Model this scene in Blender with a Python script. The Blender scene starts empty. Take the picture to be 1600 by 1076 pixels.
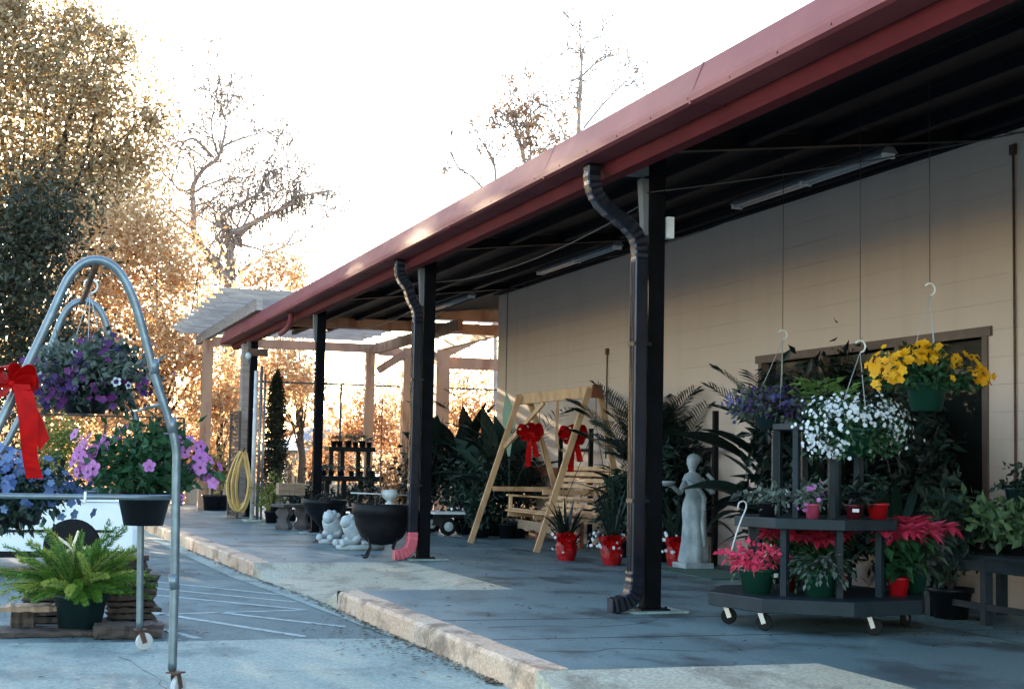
import bpy, math, random
import numpy as np
from math import sin, cos, pi, radians, atan2, sqrt
from mathutils import Vector, Matrix
random.seed(7); rng = np.random.default_rng(7)
sc = bpy.context.scene
COL = sc.collection
# ------------------------------------------------------------------ camera
F, YAW, PIT, ROLL = 2350.0, radians(18.45), radians(4.53), radians(1.1)
d = np.array([sin(YAW)*cos(PIT), cos(YAW)*cos(PIT), sin(PIT)])
r0 = np.array([cos(YAW), -sin(YAW), 0]); u0 = np.cross(r0, d)
CR = r0*cos(ROLL)+u0*sin(ROLL); CU = -r0*sin(ROLL)+u0*cos(ROLL); CD = d
EYE = np.array([0, 0, 1.2])
cam = bpy.data.objects.new("Camera", bpy.data.cameras.new("Camera")); COL.objects.link(cam)
cam.data.lens = 36*F/1600; cam.data.sensor_width = 36; cam.data.clip_end = 3000
m = Matrix(((CR[0], CU[0], -CD[0]), (CR[1], CU[1], -CD[1]), (CR[2], CU[2], -CD[2])))
cam.matrix_world = Matrix.Translation(EYE) @ m.to_4x4()
sc.camera = cam
def P(px, py, X=None, Y=None, z=None):
    """survey helper: point seen at a pixel of the 1600 px photograph lying on a known plane of the place"""
    v = CD*F+CR*(px-800)-CU*(py-538)
    t = (X/v[0]) if X is not None else (Y/v[1] if Y is not None else (z-1.2)/v[2])
    return EYE+v*t
# ------------------------------------------------------------------ light
SUN_AZ, SUN_EL = radians(-9), radians(12.5)      # azimuth measured from +Y towards +X
w = bpy.data.worlds.new("World"); sc.world = w; w.use_nodes = True
nt = w.node_tree; bg = nt.nodes['Background']
sky = nt.nodes.new('ShaderNodeTexSky'); sky.sky_type = 'NISHITA'; sky.sun_disc = False
sky.sun_elevation = SUN_EL; sky.sun_rotation = SUN_AZ; sky.dust_density = .6; sky.air_density = 1.0; sky.ozone_density = 1.0
nt.links.new(sky.outputs[0], bg.inputs[0]); bg.inputs[1].default_value = 0.15
sl = bpy.data.lights.new("sun", 'SUN'); sl.energy = 4.0; sl.angle = radians(0.5); sl.color = (1, .78, .52)
so = bpy.data.objects.new("sun", sl); COL.objects.link(so)
sd = Vector((sin(SUN_AZ)*cos(SUN_EL), cos(SUN_AZ)*cos(SUN_EL), sin(SUN_EL)))
so.rotation_euler = sd.to_track_quat('Z', 'Y').to_euler()
sc.view_settings.view_transform = 'Standard'; sc.view_settings.look = 'None'
sc.view_settings.exposure = 2.85; sc.view_settings.gamma = 1
try:
    sc.cycles.max_bounces = 8; sc.cycles.transparent_max_bounces = 8
except Exception: pass
# ------------------------------------------------------------------ materials
def mat(name, c1, c2=None, rough=.7, metal=0, scale=4, bump=0, bscale=30, trans=0, island=False, detail=4, spec=.5, stretch=None, c3=None, s3=1.0, coat=0):
    M = bpy.data.materials.new(name); M.use_nodes = True
    t = M.node_tree; n = t.nodes; L = t.links
    b = n['Principled BSDF']; out = n['Material Output']
    b.inputs['Roughness'].default_value = rough; b.inputs['Metallic'].default_value = metal
    b.inputs['Specular IOR Level'].default_value = spec
    if coat: b.inputs['Coat Weight'].default_value = coat
    col = None
    if c2 is None: b.inputs['Base Color'].default_value = (*c1, 1)
    else:
        mx = n.new('ShaderNodeMix'); mx.data_type = 'RGBA'
        mx.inputs[6].default_value = (*c1, 1); mx.inputs[7].default_value = (*c2, 1)
        tc = n.new('ShaderNodeTexCoord')
        src = tc.outputs['Object']
        if stretch:
            mp = n.new('ShaderNodeMapping'); mp.inputs['Scale'].default_value = stretch; L.new(src, mp.inputs[0]); src = mp.outputs[0]
        if island:
            g = n.new('ShaderNodeNewGeometry'); L.new(g.outputs['Random Per Island'], mx.inputs[0])
        else:
            nz = n.new('ShaderNodeTexNoise'); nz.inputs['Scale'].default_value = scale; nz.inputs['Detail'].default_value = detail
            L.new(src, nz.inputs['Vector'])
            mr = n.new('ShaderNodeMapRange'); mr.inputs[1].default_value = .35; mr.inputs[2].default_value = .65
            L.new(nz.outputs[0], mr.inputs[0]); L.new(mr.outputs[0], mx.inputs[0])
        col = mx.outputs[2]
        if c3 is not None:
            nz2 = n.new('ShaderNodeTexNoise'); nz2.inputs['Scale'].default_value = s3; nz2.inputs['Detail'].default_value = 6
            L.new(src if not island else tc.outputs['Object'], nz2.inputs['Vector'])
            mr2 = n.new('ShaderNodeMapRange'); mr2.inputs[1].default_value = .52; mr2.inputs[2].default_value = .66
            L.new(nz2.outputs[0], mr2.inputs[0])
            m2 = n.new('ShaderNodeMix'); m2.data_type = 'RGBA'; m2.inputs[7].default_value = (*c3, 1)
            L.new(mr2.outputs[0], m2.inputs[0]); L.new(col, m2.inputs[6]); col = m2.outputs[2]
        L.new(col, b.inputs['Base Color'])
    if bump:
        nb = n.new('ShaderNodeTexNoise'); nb.inputs['Scale'].default_value = bscale; nb.inputs['Detail'].default_value = 6
        tc2 = n.new('ShaderNodeTexCoord'); L.new(tc2.outputs['Object'], nb.inputs['Vector'])
        bp = n.new('ShaderNodeBump'); bp.inputs['Strength'].default_value = bump; bp.inputs['Distance'].default_value = .02
        L.new(nb.outputs[0], bp.inputs['Height']); L.new(bp.outputs[0], b.inputs['Normal'])
    if trans:
        tr = n.new('ShaderNodeBsdfTranslucent'); ms = n.new('ShaderNodeMixShader'); ms.inputs[0].default_value = trans
        if col is not None: L.new(col, tr.inputs[0])
        else: tr.inputs[0].default_value = (*c1, 1)
        L.new(b.outputs[0], ms.inputs[1]); L.new(tr.outputs[0], ms.inputs[2]); L.new(ms.outputs[0], out.inputs[0])
    return M
def leafm(name, c1, c2, trans=.35, rough=.5, **k): return mat(name, c1, c2, rough=rough, trans=trans, island=True, spec=.3, **k)

def concrete_mat(name, base, dark, light, sx=.5, rough=.85, spec=.3, joints=None):
    M = bpy.data.materials.new(name); M.use_nodes = True
    t = M.node_tree; n = t.nodes; L = t.links; b = n['Principled BSDF']
    b.inputs['Roughness'].default_value = rough; b.inputs['Specular IOR Level'].default_value = spec
    tc = n.new('ShaderNodeTexCoord')
    def noise(s, det, lo, hi, mp=None):
        z = n.new('ShaderNodeTexNoise'); z.inputs['Scale'].default_value = s; z.inputs['Detail'].default_value = det; z.inputs['Roughness'].default_value = .62
        src = tc.outputs['Object']
        if mp:
            q = n.new('ShaderNodeMapping'); q.inputs['Scale'].default_value = mp; L.new(src, q.inputs[0]); src = q.outputs[0]
        L.new(src, z.inputs['Vector'])
        r = n.new('ShaderNodeMapRange'); r.inputs[1].default_value = lo; r.inputs[2].default_value = hi; L.new(z.outputs[0], r.inputs[0]); return r.outputs[0], z.outputs[0]
    def mix(a, f, c):
        x = n.new('ShaderNodeMix'); x.data_type = 'RGBA'; L.new(f, x.inputs[0])
        if isinstance(a, tuple): x.inputs[6].default_value = (*a, 1)
        else: L.new(a, x.inputs[6])
        x.inputs[7].default_value = (*c, 1); return x.outputs[2]
    f1, _ = noise(sx, 5, .4, .62); f2, _ = noise(sx*3.1, 9, .5, .62, (1, .6, 1)); f3, raw = noise(45, 4, .35, .7)
    c = mix(base, f1, light); c = mix(c, f2, dark)
    x = n.new('ShaderNodeMix'); x.data_type = 'RGBA'; x.blend_type = 'MULTIPLY'; x.inputs[0].default_value = .45
    L.new(c, x.inputs[6]); g = n.new('ShaderNodeCombineColor'); 
    for i in range(3): L.new(f3, g.inputs[i])
    L.new(g.outputs[0], x.inputs[7]); L.new(x.outputs[2], b.inputs['Base Color'])
    bp = n.new('ShaderNodeBump'); bp.inputs['Strength'].default_value = .35; bp.inputs['Distance'].default_value = .006
    L.new(raw, bp.inputs['Height']); L.new(bp.outputs[0], b.inputs['Normal'])
    return M

def block_mat():
    M = bpy.data.materials.new('painted_block'); M.use_nodes = True
    t = M.node_tree; n = t.nodes; L = t.links; b = n['Principled BSDF']; b.inputs['Roughness'].default_value = .75
    tc = n.new('ShaderNodeTexCoord'); sp = n.new('ShaderNodeSeparateXYZ'); L.new(tc.outputs['Object'], sp.inputs[0])
    ad = n.new('ShaderNodeMath'); ad.operation = 'ADD'; L.new(sp.outputs[0], ad.inputs[0]); L.new(sp.outputs[1], ad.inputs[1])
    cb = n.new('ShaderNodeCombineXYZ'); L.new(ad.outputs[0], cb.inputs[0]); L.new(sp.outputs[2], cb.inputs[1])
    br = n.new('ShaderNodeTexBrick'); L.new(cb.outputs[0], br.inputs['Vector'])
    br.inputs['Scale'].default_value = 1; br.inputs['Brick Width'].default_value = 60; br.inputs['Row Height'].default_value = .25
    br.inputs['Mortar Size'].default_value = .006; br.inputs['Mortar Smooth'].default_value = .6
    nz = n.new('ShaderNodeTexNoise'); nz.inputs['Scale'].default_value = 1.3; nz.inputs['Detail'].default_value = 6; L.new(tc.outputs['Object'], nz.inputs['Vector'])
    mx = n.new('ShaderNodeMix'); mx.data_type = 'RGBA'; L.new(nz.outputs[0], mx.inputs[0])
    mx.inputs[6].default_value = (.57, .43, .36, 1); mx.inputs[7].default_value = (.50, .375, .315, 1)
    m2 = n.new('ShaderNodeMix'); m2.data_type = 'RGBA'; L.new(mx.outputs[2], m2.inputs[6]); m2.inputs[7].default_value = (.40, .295, .25, 1)
    # mortar shows unevenly, as thick paint fills it in places
    nz2 = n.new('ShaderNodeTexNoise'); nz2.inputs['Scale'].default_value = .9; nz2.inputs['Detail'].default_value = 3; L.new(tc.outputs['Object'], nz2.inputs['Vector'])
    mr = n.new('ShaderNodeMapRange'); mr.inputs[1].default_value = .38; mr.inputs[2].default_value = .68; L.new(nz2.outputs[0], mr.inputs[0])
    mm = n.new('ShaderNodeMath'); mm.operation = 'MULTIPLY'; L.new(br.outputs['Fac'], mm.inputs[0]); L.new(mr.outputs[0], mm.inputs[1])
    L.new(mm.outputs[0], m2.inputs[0])
    mp3 = n.new('ShaderNodeMapping'); mp3.inputs['Scale'].default_value = (1, 2.2, .22); L.new(tc.outputs['Object'], mp3.inputs[0])
    nz3 = n.new('ShaderNodeTexNoise'); nz3.inputs['Scale'].default_value = 1.6; nz3.inputs['Detail'].default_value = 7; L.new(mp3.outputs[0], nz3.inputs['Vector'])
    mr3 = n.new('ShaderNodeMapRange'); mr3.inputs[1].default_value = .5; mr3.inputs[2].default_value = .72; mr3.inputs[4].default_value = .22; L.new(nz3.outputs[0], mr3.inputs[0])
    m3 = n.new('ShaderNodeMix'); m3.data_type = 'RGBA'; L.new(mr3.outputs[0], m3.inputs[0]); L.new(m2.outputs[2], m3.inputs[6]); m3.inputs[7].default_value = (.37, .29, .25, 1)
    L.new(m3.outputs[2], b.inputs['Base Color'])
    bp = n.new('ShaderNodeBump'); bp.inputs['Strength'].default_value = .35; bp.inputs['Distance'].default_value = .006; bp.invert = True
    L.new(br.outputs['Fac'], bp.inputs['Height']); L.new(bp.outputs[0], b.inputs['Normal'])
    return M

MT = dict(
 lot=concrete_mat('asphalt_grey', (.13,.195,.20), (.085,.125,.13), (.17,.24,.24), .6, .8),
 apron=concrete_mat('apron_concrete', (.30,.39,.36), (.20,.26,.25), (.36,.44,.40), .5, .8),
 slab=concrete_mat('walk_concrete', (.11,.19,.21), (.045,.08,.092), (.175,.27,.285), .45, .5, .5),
 ramp=concrete_mat('ramp_concrete', (.50,.46,.34), (.34,.31,.24), (.54,.52,.42), .9),
 kerb=concrete_mat('kerb_concrete', (.74,.50,.34), (.34,.24,.17), (.70,.54,.41), 1.2),
 paint=mat('stripe_paint', (.40,.48,.48), (.20,.27,.27), scale=11, detail=9, rough=.8),
 block=block_mat(),
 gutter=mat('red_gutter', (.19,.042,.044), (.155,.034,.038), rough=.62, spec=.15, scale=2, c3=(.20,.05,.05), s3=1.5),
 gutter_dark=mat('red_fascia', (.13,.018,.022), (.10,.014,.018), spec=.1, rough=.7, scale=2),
 dark=mat('dark_steel', (.003,.003,.004), (.005,.005,.007), spec=.15, rough=.5, scale=6),
 ceil=mat('dark_ceiling', (.004,.0035,.006), (.007,.006,.009), spec=.1, rough=.7, scale=1.5),
 purlin=mat('purlin_paint', (.006,.0055,.010), (.004,.004,.007), spec=.08, rough=.6, scale=2),
 post=mat('post_paint', (.003,.003,.004), (.005,.005,.007), spec=.05, rough=.6, scale=5),
 spout=mat('spout_paint', (.024,.028,.042), (.036,.040,.056), rough=.22, scale=6, metal=.75),
 pinkboot=mat('faded_red_boot', (.55,.10,.13), (.42,.07,.10), rough=.45, scale=9),
 roofgrey=mat('soffit_board', (.14,.145,.155), (.10,.105,.11), scale=3),
 white=mat('white_paint', (.7,.7,.7), (.55,.55,.56), rough=.5, scale=6),
 tube=mat('lamp_tube', (.3,.3,.32), rough=.3),
 galv=mat('galvanised_pipe', (.17,.22,.25), (.12,.155,.18), rough=.38, metal=.55, scale=14, c3=(.16,.18,.2), s3=5),
 whitepipe=mat('white_pipe', (.55,.55,.55), (.4,.4,.4), rough=.5, scale=8),
 wheel=mat('wheel_rubber', (.5,.5,.5), (.38,.38,.38), rough=.6, scale=10),
 rubber=mat('black_rubber', (.005,.005,.006), (.008,.008,.008), spec=.2, rough=.7, scale=10),
 rust=mat('rusty_iron', (.10,.05,.03), (.06,.03,.02), rough=.8, scale=12),
 woodp=mat('weathered_wood', (.32,.26,.235), (.21,.17,.155), rough=.8, scale=3, stretch=(1,1,8), bump=.2),
 cedar=mat('pergola_cedar', (.38,.21,.135), (.27,.15,.095), rough=.7, scale=3, stretch=(1,1,.3), bump=.2, c3=(.22,.09,.05), s3=4),
 pine=mat('swing_pine', (.55,.34,.19), (.43,.25,.14), spec=.2, rough=.6, scale=6, stretch=(1,1,.4), c3=(.34,.19,.10), s3=3),
 redwood=mat('reddish_wood', (.22,.06,.03), (.15,.04,.02), rough=.6, scale=6),
 brownframe=mat('brown_frame', (.12,.075,.06), (.09,.055,.045), rough=.6, scale=5),
 bark=mat('bark', (.30,.25,.23), (.19,.155,.15), rough=.9, scale=6, bump=.4),  # bark colour lightened to include sky glare around the bare limbs
 barkdark=mat('bark_dark', (.05,.04,.035), (.03,.025,.022), rough=.9, scale=6),
 pallet=mat('old_pallet_wood', (.09,.065,.05), (.03,.022,.02), rough=.85, scale=5, stretch=(1,5,5), bump=.4),
 palletlight=mat('tan_board', (.36,.24,.15), (.22,.15,.10), rough=.8, scale=5, stretch=(.5,5,5), bump=.3),
 red=mat('red_ribbon', (.50,.002,.002), (.36,.001,.001), rough=.6, spec=.15, scale=14, trans=.2),
 foil=mat('red_foil', (.34,.003,.006), (.22,.002,.004), rough=.25, scale=25, bump=.5, bscale=60),
 potgreen=mat('green_pot', (.008,.045,.03), (.006,.035,.024), spec=.3, rough=.4, scale=4),
 potblack=mat('black_pot', (.004,.005,.007), (.007,.008,.011), spec=.2, rough=.45, scale=5),
 potteal=mat('dark_teal_pot', (.008,.02,.024), (.012,.03,.034), spec=.3, rough=.4, scale=5),
 potred=mat('red_pot', (.38,.006,.01), (.30,.004,.008), rough=.4, scale=4),
 potdkred=mat('dark_red_pot', (.09,.008,.015), (.06,.005,.01), rough=.4, scale=4),
 potpink=mat('pink_pot', (.40,.06,.12), (.3,.04,.08), rough=.4, scale=4),
 label=mat('plain_label', (.6,.6,.62), rough=.5),
 soil=mat('soil', (.02,.014,.01), (.035,.025,.018), scale=20),
 iron=mat('cast_iron', (.005,.005,.006), (.009,.009,.011), spec=.2, rough=.6, scale=9, bump=.2),
 stone=mat('grey_stone', (.09,.075,.075), (.05,.045,.045), rough=.85, scale=8, bump=.5),
 plaster=mat('white_plaster', (.46,.5,.5), (.34,.38,.39), rough=.75, scale=9, bump=.4),
 statue=mat('pale_cast_stone', (.33,.37,.39), (.17,.21,.23), rough=.7, scale=6, bump=.3),
 hose=mat('yellow_hose', (.62,.40,.15), (.50,.31,.08), rough=.4, scale=8),
 trolley=mat('trolley_paint', (.009,.016,.022), (.014,.024,.032), spec=.2, rough=.5, scale=5),
 string=mat('pale_string', (.35,.36,.36), rough=.6),
 wire=mat('thin_wire', (.022,.02,.022), rough=.5),
 hookm=mat('white_hook', (.75,.75,.72), rough=.3),
 car=mat('white_car_paint', (.72,.76,.8), rough=.18, coat=.6),
 glass=mat('tinted_glass', (.01,.012,.014), rough=.03, spec=.6),
 winglass=mat('window_glass', (.012,.014,.014), rough=.06, spec=.12),
 chrome=mat('alloy', (.5,.5,.52), rough=.25, metal=.9),
 redlamp=mat('red_lamp', (.4,.01,.01), rough=.2),
 mat_green=mat('green_mat', (.035,.09,.07), (.025,.065,.05), scale=30, rough=.9, bump=.4),
 fence=mat('dark_fence_wire', (.05,.04,.035), rough=.6),
 tanwall=mat('tan_wall', (.35,.27,.2), (.28,.22,.17), scale=2),
 shingle=mat('pale_roof', (.45,.47,.5), (.36,.38,.4), scale=5),
 greyroof=mat('grey_roof', (.22,.2,.22), (.17,.155,.17), scale=5),
 grass=mat('rough_grass', (.10,.11,.04), (.18,.13,.06), scale=1.2, bump=.5, bscale=20),
 litter=leafm('dead_leaf', (.07,.035,.018), (.16,.09,.045), .1),
 # foliage
 l_olive=leafm('olive_leaf', (.17,.13,.07), (.52,.40,.25), .58),
 l_brown=leafm('brown_leaf', (.16,.085,.055), (.26,.16,.08), .35),
 l_gold=leafm('golden_leaf', (.38,.22,.11), (.85,.62,.38), .6),
 l_rust=leafm('rusty_leaf', (.24,.11,.05), (.60,.34,.18), .55),
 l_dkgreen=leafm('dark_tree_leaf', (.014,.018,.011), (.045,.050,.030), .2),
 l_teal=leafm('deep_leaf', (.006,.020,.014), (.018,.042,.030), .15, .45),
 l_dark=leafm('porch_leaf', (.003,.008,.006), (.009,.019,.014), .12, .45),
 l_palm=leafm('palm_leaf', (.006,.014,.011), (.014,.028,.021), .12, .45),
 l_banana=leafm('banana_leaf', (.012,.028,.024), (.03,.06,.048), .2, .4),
 l_pale=leafm('pale_banana_leaf', (.20,.32,.24), (.26,.38,.28), .3, .35),
 l_fern=leafm('fern_leaf', (.14,.26,.03), (.05,.15,.02), .35, .6),
 l_fernlite=leafm('fern_leaf_light', (.34,.38,.08), (.20,.30,.05), .35, .6),
 l_mid=leafm('basket_leaf', (.012,.05,.02), (.03,.09,.035), .2, .45),
 l_grey=leafm('grey_leaf', (.06,.085,.07), (.11,.14,.12), .2, .5),
 l_lime=leafm('lime_leaf', (.20,.33,.10), (.12,.24,.07), .3, .4),
 l_table=leafm('table_leaf', (.05,.10,.045), (.12,.20,.09), .25, .45),
 l_shrub=leafm('shrub_leaf', (.12,.15,.03), (.24,.24,.06), .4),
 l_moss=leafm('hanging_moss', (.20,.15,.13), (.26,.2,.17), .3),
 f_purple=leafm('purple_petal', (.045,.012,.10), (.025,.010,.07), .2),
 f_magenta=leafm('magenta_petal', (.11,.015,.12), (.06,.012,.09), .2),
 f_lilac=leafm('lilac_petal', (.10,.10,.28), (.06,.06,.2), .3),
 f_pink=leafm('pink_petal', (.55,.22,.50), (.40,.13,.38), .3),
 f_blue=leafm('blue_petal', (.05,.09,.25), (.14,.22,.38), .25),
 f_yellow=leafm('yellow_petal', (.80,.44,.012), (.72,.33,.006), .3),
 f_white=leafm('white_petal', (.72,.76,.8), (.6,.66,.74), .25),
 f_red=leafm('red_bract', (.60,.03,.10), (.72,.10,.20), .3),
 f_rose=leafm('rose_petal', (.72,.07,.15), (.6,.03,.09), .3),
 f_centre=mat('flower_centre', (.06,.01,.05), rough=.7),
 f_eye=mat('pale_flower_eye', (.75,.72,.6), rough=.7),
)
# ------------------------------------------------------------------ mesh helper
class MB:
    def __init__(s): s.v = []; s.f = []; s.m = []; s.n = 0; s.cm = 0; s.sm = []
    def add(s, vs, fs, smooth=False):
        vs = [tuple(map(float, v)) for v in vs]
        s.v += vs
        for f in fs: s.f.append([i+s.n for i in f]); s.m.append(s.cm); s.sm.append(smooth)
        s.n += len(vs); return s
    def box(s, c, size, rz=0, rx=0, ry=0):
        R = Matrix.Rotation(rz, 3, 'Z') @ Matrix.Rotation(ry, 3, 'Y') @ Matrix.Rotation(rx, 3, 'X')
        h = [q/2 for q in size]; vs = []
        for x in (-1, 1):
            for y in (-1, 1):
                for z in (-1, 1):
                    vs.append(Vector(c)+R @ Vector((x*h[0], y*h[1], z*h[2])))
        return s.add(vs, [(0,1,3,2), (4,6,7,5), (0,4,5,1), (2,3,7,6), (0,2,6,4), (1,5,7,3)])
    def bb(s, x0, x1, y0, y1, z0, z1): return s.box(((x0+x1)/2, (y0+y1)/2, (z0+z1)/2), (abs(x1-x0), abs(y1-y0), abs(z1-z0)))
    def bar(s, a, b, w, h, up=(0,0,1)):
        a = Vector(a); b = Vector(b); t = (b-a).normalized(); u = Vector(up)
        side = t.cross(u)
        if side.length < 1e-4: side = t.cross(Vector((1,0,0)))
        side.normalize(); u = side.cross(t).normalized()
        vs = []
        for p in (a, b):
            for sx, sy in ((-1,-1), (1,-1), (1,1), (-1,1)): vs.append(p+side*(sx*w/2)+u*(sy*h/2))
        return s.add(vs, [(0,3,2,1), (4,5,6,7), (0,1,5,4), (1,2,6,5), (2,3,7,6), (3,0,4,7)])
    def tube(s, pts, r, n=10, cap=True, smooth=True, closed=False, sq=1.0):
        pts = [Vector(p) for p in pts]; N = len(pts)
        rs = r if isinstance(r, (list, tuple)) else [r]*N
        pv = None; vs = []
        for i, p in enumerate(pts):
            a = pts[(i-1) % N] if (closed or i > 0) else p; b = pts[(i+1) % N] if (closed or i < N-1) else p
            t = (b-a).normalized()
            if pv is None:
                pv = t.cross(Vector((0,0,1)))
                if pv.length < .05: pv = t.cross(Vector((1,0,0)))
            pv = (pv-t*pv.dot(t)).normalized(); q = t.cross(pv)
            for k in range(n):
                an = 2*pi*k/n; vs.append(p+(pv*cos(an)+q*sin(an)*sq)*rs[i])
        fs = []
        for i in range(N if closed else N-1):
            for k in range(n):
                a = i*n+k; b = i*n+(k+1) % n; j = ((i+1) % N)*n
                fs.append((a, b, j+(k+1) % n, j+k))
        if cap and not closed: fs.append(tuple(range(n))[::-1]); fs.append(tuple((N-1)*n+k for k in range(n)))
        return s.add(vs, fs, smooth)
    def lathe(s, c, prof, n=24, smooth=True, cap=True, sx=1, sy=1):
        vs = []; fs = []
        for (r, z) in prof:
            for k in range(n):
                a = 2*pi*k/n; vs.append((c[0]+r*cos(a)*sx, c[1]+r*sin(a)*sy, c[2]+z))
        for i in range(len(prof)-1):
            for k in range(n): fs.append((i*n+k, i*n+(k+1) % n, (i+1)*n+(k+1) % n, (i+1)*n+k))
        s.add(vs, fs, smooth)
        if cap:
            m0 = s.n-len(vs)
            s.f.append([m0+k for k in range(n)][::-1]); s.m.append(s.cm); s.sm.append(False)
            s.f.append([m0+(len(prof)-1)*n+k for k in range(n)]); s.m.append(s.cm); s.sm.append(False)
        return s
    def blob(s, c, r, n=14, jit=0.0):
        vs = []; fs = []; k2 = n//2+1
        r = r if isinstance(r, (list, tuple)) else (r, r, r)
        for i in range(k2+1):
            th = pi*i/k2
            for k in range(n):
                a = 2*pi*k/n; q = 1+jit*sin(3*a+2*th)
                vs.append((c[0]+r[0]*q*sin(th)*cos(a), c[1]+r[1]*q*sin(th)*sin(a), c[2]+r[2]*q*cos(th)))
        for i in range(k2):
            for k in range(n): fs.append((i*n+k, (i+1)*n+k, (i+1)*n+(k+1) % n, i*n+(k+1) % n))
        return s.add(vs, fs, True)
    def leaf(s, p, dr, nm, L, W, bend=0.0):
        p = Vector(p); dr = Vector(dr).normalized(); nm = Vector(nm)
        sd = dr.cross(nm)
        if sd.length < 1e-3: sd = dr.cross(Vector((.3,.9,.1)))
        sd.normalize(); nn = sd.cross(dr).normalized()
        return s.add([p, p+dr*L*.45-sd*W/2+nn*W*.12, p+dr*L-nn*bend*L, p+dr*L*.45+sd*W/2+nn*W*.12], [(0,1,2,3)])
    def strip(s, pts, wv, thick=.0015):
        pts = [Vector(p) for p in pts]; n = len(pts); vs = []; fs = []
        for i, p in enumerate(pts):
            wd = Vector(wv[i] if isinstance(wv, list) else wv)
            t = (pts[min(i+1, n-1)]-pts[max(i-1, 0)]).normalized(); nn = t.cross(wd).normalized()*thick
            vs += [p-wd/2+nn, p+wd/2+nn, p+wd/2-nn, p-wd/2-nn]
        for i in range(n-1):
            for k in range(4): fs.append((i*4+k, i*4+(k+1) % 4, i*4+4+(k+1) % 4, i*4+4+k))
        fs += [(0,3,2,1), (n*4-4, n*4-3, n*4-2, n*4-1)]
        return s.add(vs, fs, False)
    def disc(s, c, nm, r, n=5, cup=.2, inner=None):
        """small open flower of n rounded petals"""
        c = Vector(c); nm = Vector(nm).normalized(); a0 = nm.cross(Vector((.31,.2,.93))).normalized(); b0 = nm.cross(a0)
        ph = random.random()*6; vs = [c]; 
        for k in range(n*3):
            a = ph+2*pi*k/(n*3); rr = r*(1.0 if k % 3 else .72)
            vs.append(c+(a0*cos(a)+b0*sin(a))*rr+nm*cup*r)
        s.add(vs, [(0, 1+k, 1+(k+1) % (n*3)) for k in range(n*3)])
        return s
    def leaves(s, Pn, L, W, droop=0.0, out=None, spread=1.0):
        """many random leaf quads at the points Pn (numpy n x 3)"""
        n = len(Pn)
        if n == 0: return s
        dr = rng.normal(size=(n,3)); dr[:,2] -= droop
        if out is not None: dr = dr*spread+out
        dr /= np.linalg.norm(dr, axis=1)[:,None]
        q = rng.normal(size=(n,3)); sd = np.cross(dr, q); sd /= (np.linalg.norm(sd, axis=1)[:,None]+1e-9)
        nn = np.cross(sd, dr); ll = L*rng.uniform(.45, 1.6, n)[:,None]; ww = W*rng.uniform(.6, 1.5, n)[:,None]
        V = np.empty((n,4,3)); V[:,0] = Pn; V[:,1] = Pn+dr*ll*.45-sd*ww/2+nn*ww*.15; V[:,2] = Pn+dr*ll; V[:,3] = Pn+dr*ll*.45+sd*ww/2+nn*ww*.15
        b = s.n; s.v += [tuple(v) for v in V.reshape(-1,3).tolist()]
        s.f += [[b+4*i, b+4*i+1, b+4*i+2, b+4*i+3] for i in range(n)]; s.m += [s.cm]*n; s.sm += [False]*n; s.n += 4*n
        return s
    def build(s, name, mats, parent=None, label=None, bevel=0, kind=None):
        if not isinstance(mats, (list, tuple)): mats = [mats]
        off = Vector((0,0,0)); p = parent
        while p is not None: off += p.location; p = p.parent
        me = bpy.data.meshes.new(name)
        me.from_pydata([(v[0]-off.x, v[1]-off.y, v[2]-off.z) for v in s.v], [], s.f)
        for k in mats: me.materials.append(MT[k])
        me.polygons.foreach_set('material_index', s.m); me.polygons.foreach_set('use_smooth', s.sm)
        me.update()
        o = bpy.data.objects.new(name, me); COL.objects.link(o); o.parent = parent
        if label: o['label'] = label
        if kind: o['kind'] = kind
        if bevel:
            b = o.modifiers.new('Bevel', 'BEVEL'); b.width = bevel; b.segments = 2; b.limit_method = 'ANGLE'
        return o
def tag(o, label, cat, group=None, kind=None):
    o['label'] = label; o['category'] = cat
    if group: o['group'] = group
    if kind: o['kind'] = kind
    return o
def thing(name, label, cat, loc=(0,0,0), group=None):
    o = bpy.data.objects.new(name, None); COL.objects.link(o); o.location = tuple(map(float, loc)); o.empty_display_size = .2
    return tag(o, label, cat, group)
def struct(mb, name, mats, bevel=0):
    o = mb.build(name, mats, bevel=bevel); o['kind'] = 'structure'; return o
def stuff(mb, name, mats, label, cat):
    o = mb.build(name, mats); tag(o, label, cat, kind='stuff'); return o
def kids(o): return [c for c in bpy.data.objects if c.parent == o]
def copy_tree(o, loc, rz=0, label=None, sc_=1, parent=None):
    c = o.copy(); COL.objects.link(c); c.parent = parent
    if parent is None:
        c.location = tuple(map(float, loc)); c.rotation_euler = (0,0,rz); c.scale = (sc_,)*3
        if label: c['label'] = label
    for k in kids(o): copy_tree(k, None, parent=c)
    return c
def smooth_pts(pts, n=6):
    pts = [Vector(p) for p in pts]; out = []
    for i in range(len(pts)-1):
        p0 = pts[max(i-1, 0)]; p1 = pts[i]; p2 = pts[i+1]; p3 = pts[min(i+2, len(pts)-1)]
        for k in range(n):
            t = k/n; out.append(.5*((2*p1)+(-p0+p2)*t+(2*p0-5*p1+4*p2-p3)*t*t+(-p0+3*p1-3*p2+p3)*t**3))
    out.append(pts[-1]); return out
def V(*a): return Vector(a)
LOT = -.17
# ================================================================== SETTING
g = MB(); g.add([(-300,-60,LOT-.012), (300,-60,LOT-.012), (300,900,LOT-.012), (-300,900,LOT-.012)], [(0,1,2,3)]); struct(g, 'ground', 'grass')
g = MB(); g.add([(-60,-12,LOT-.004), (3.1,-12,LOT-.004), (3.1,44,LOT-.004), (-60,44,LOT-.004)], [(0,1,2,3)]); struct(g, 'parking_lot', 'lot')
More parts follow.
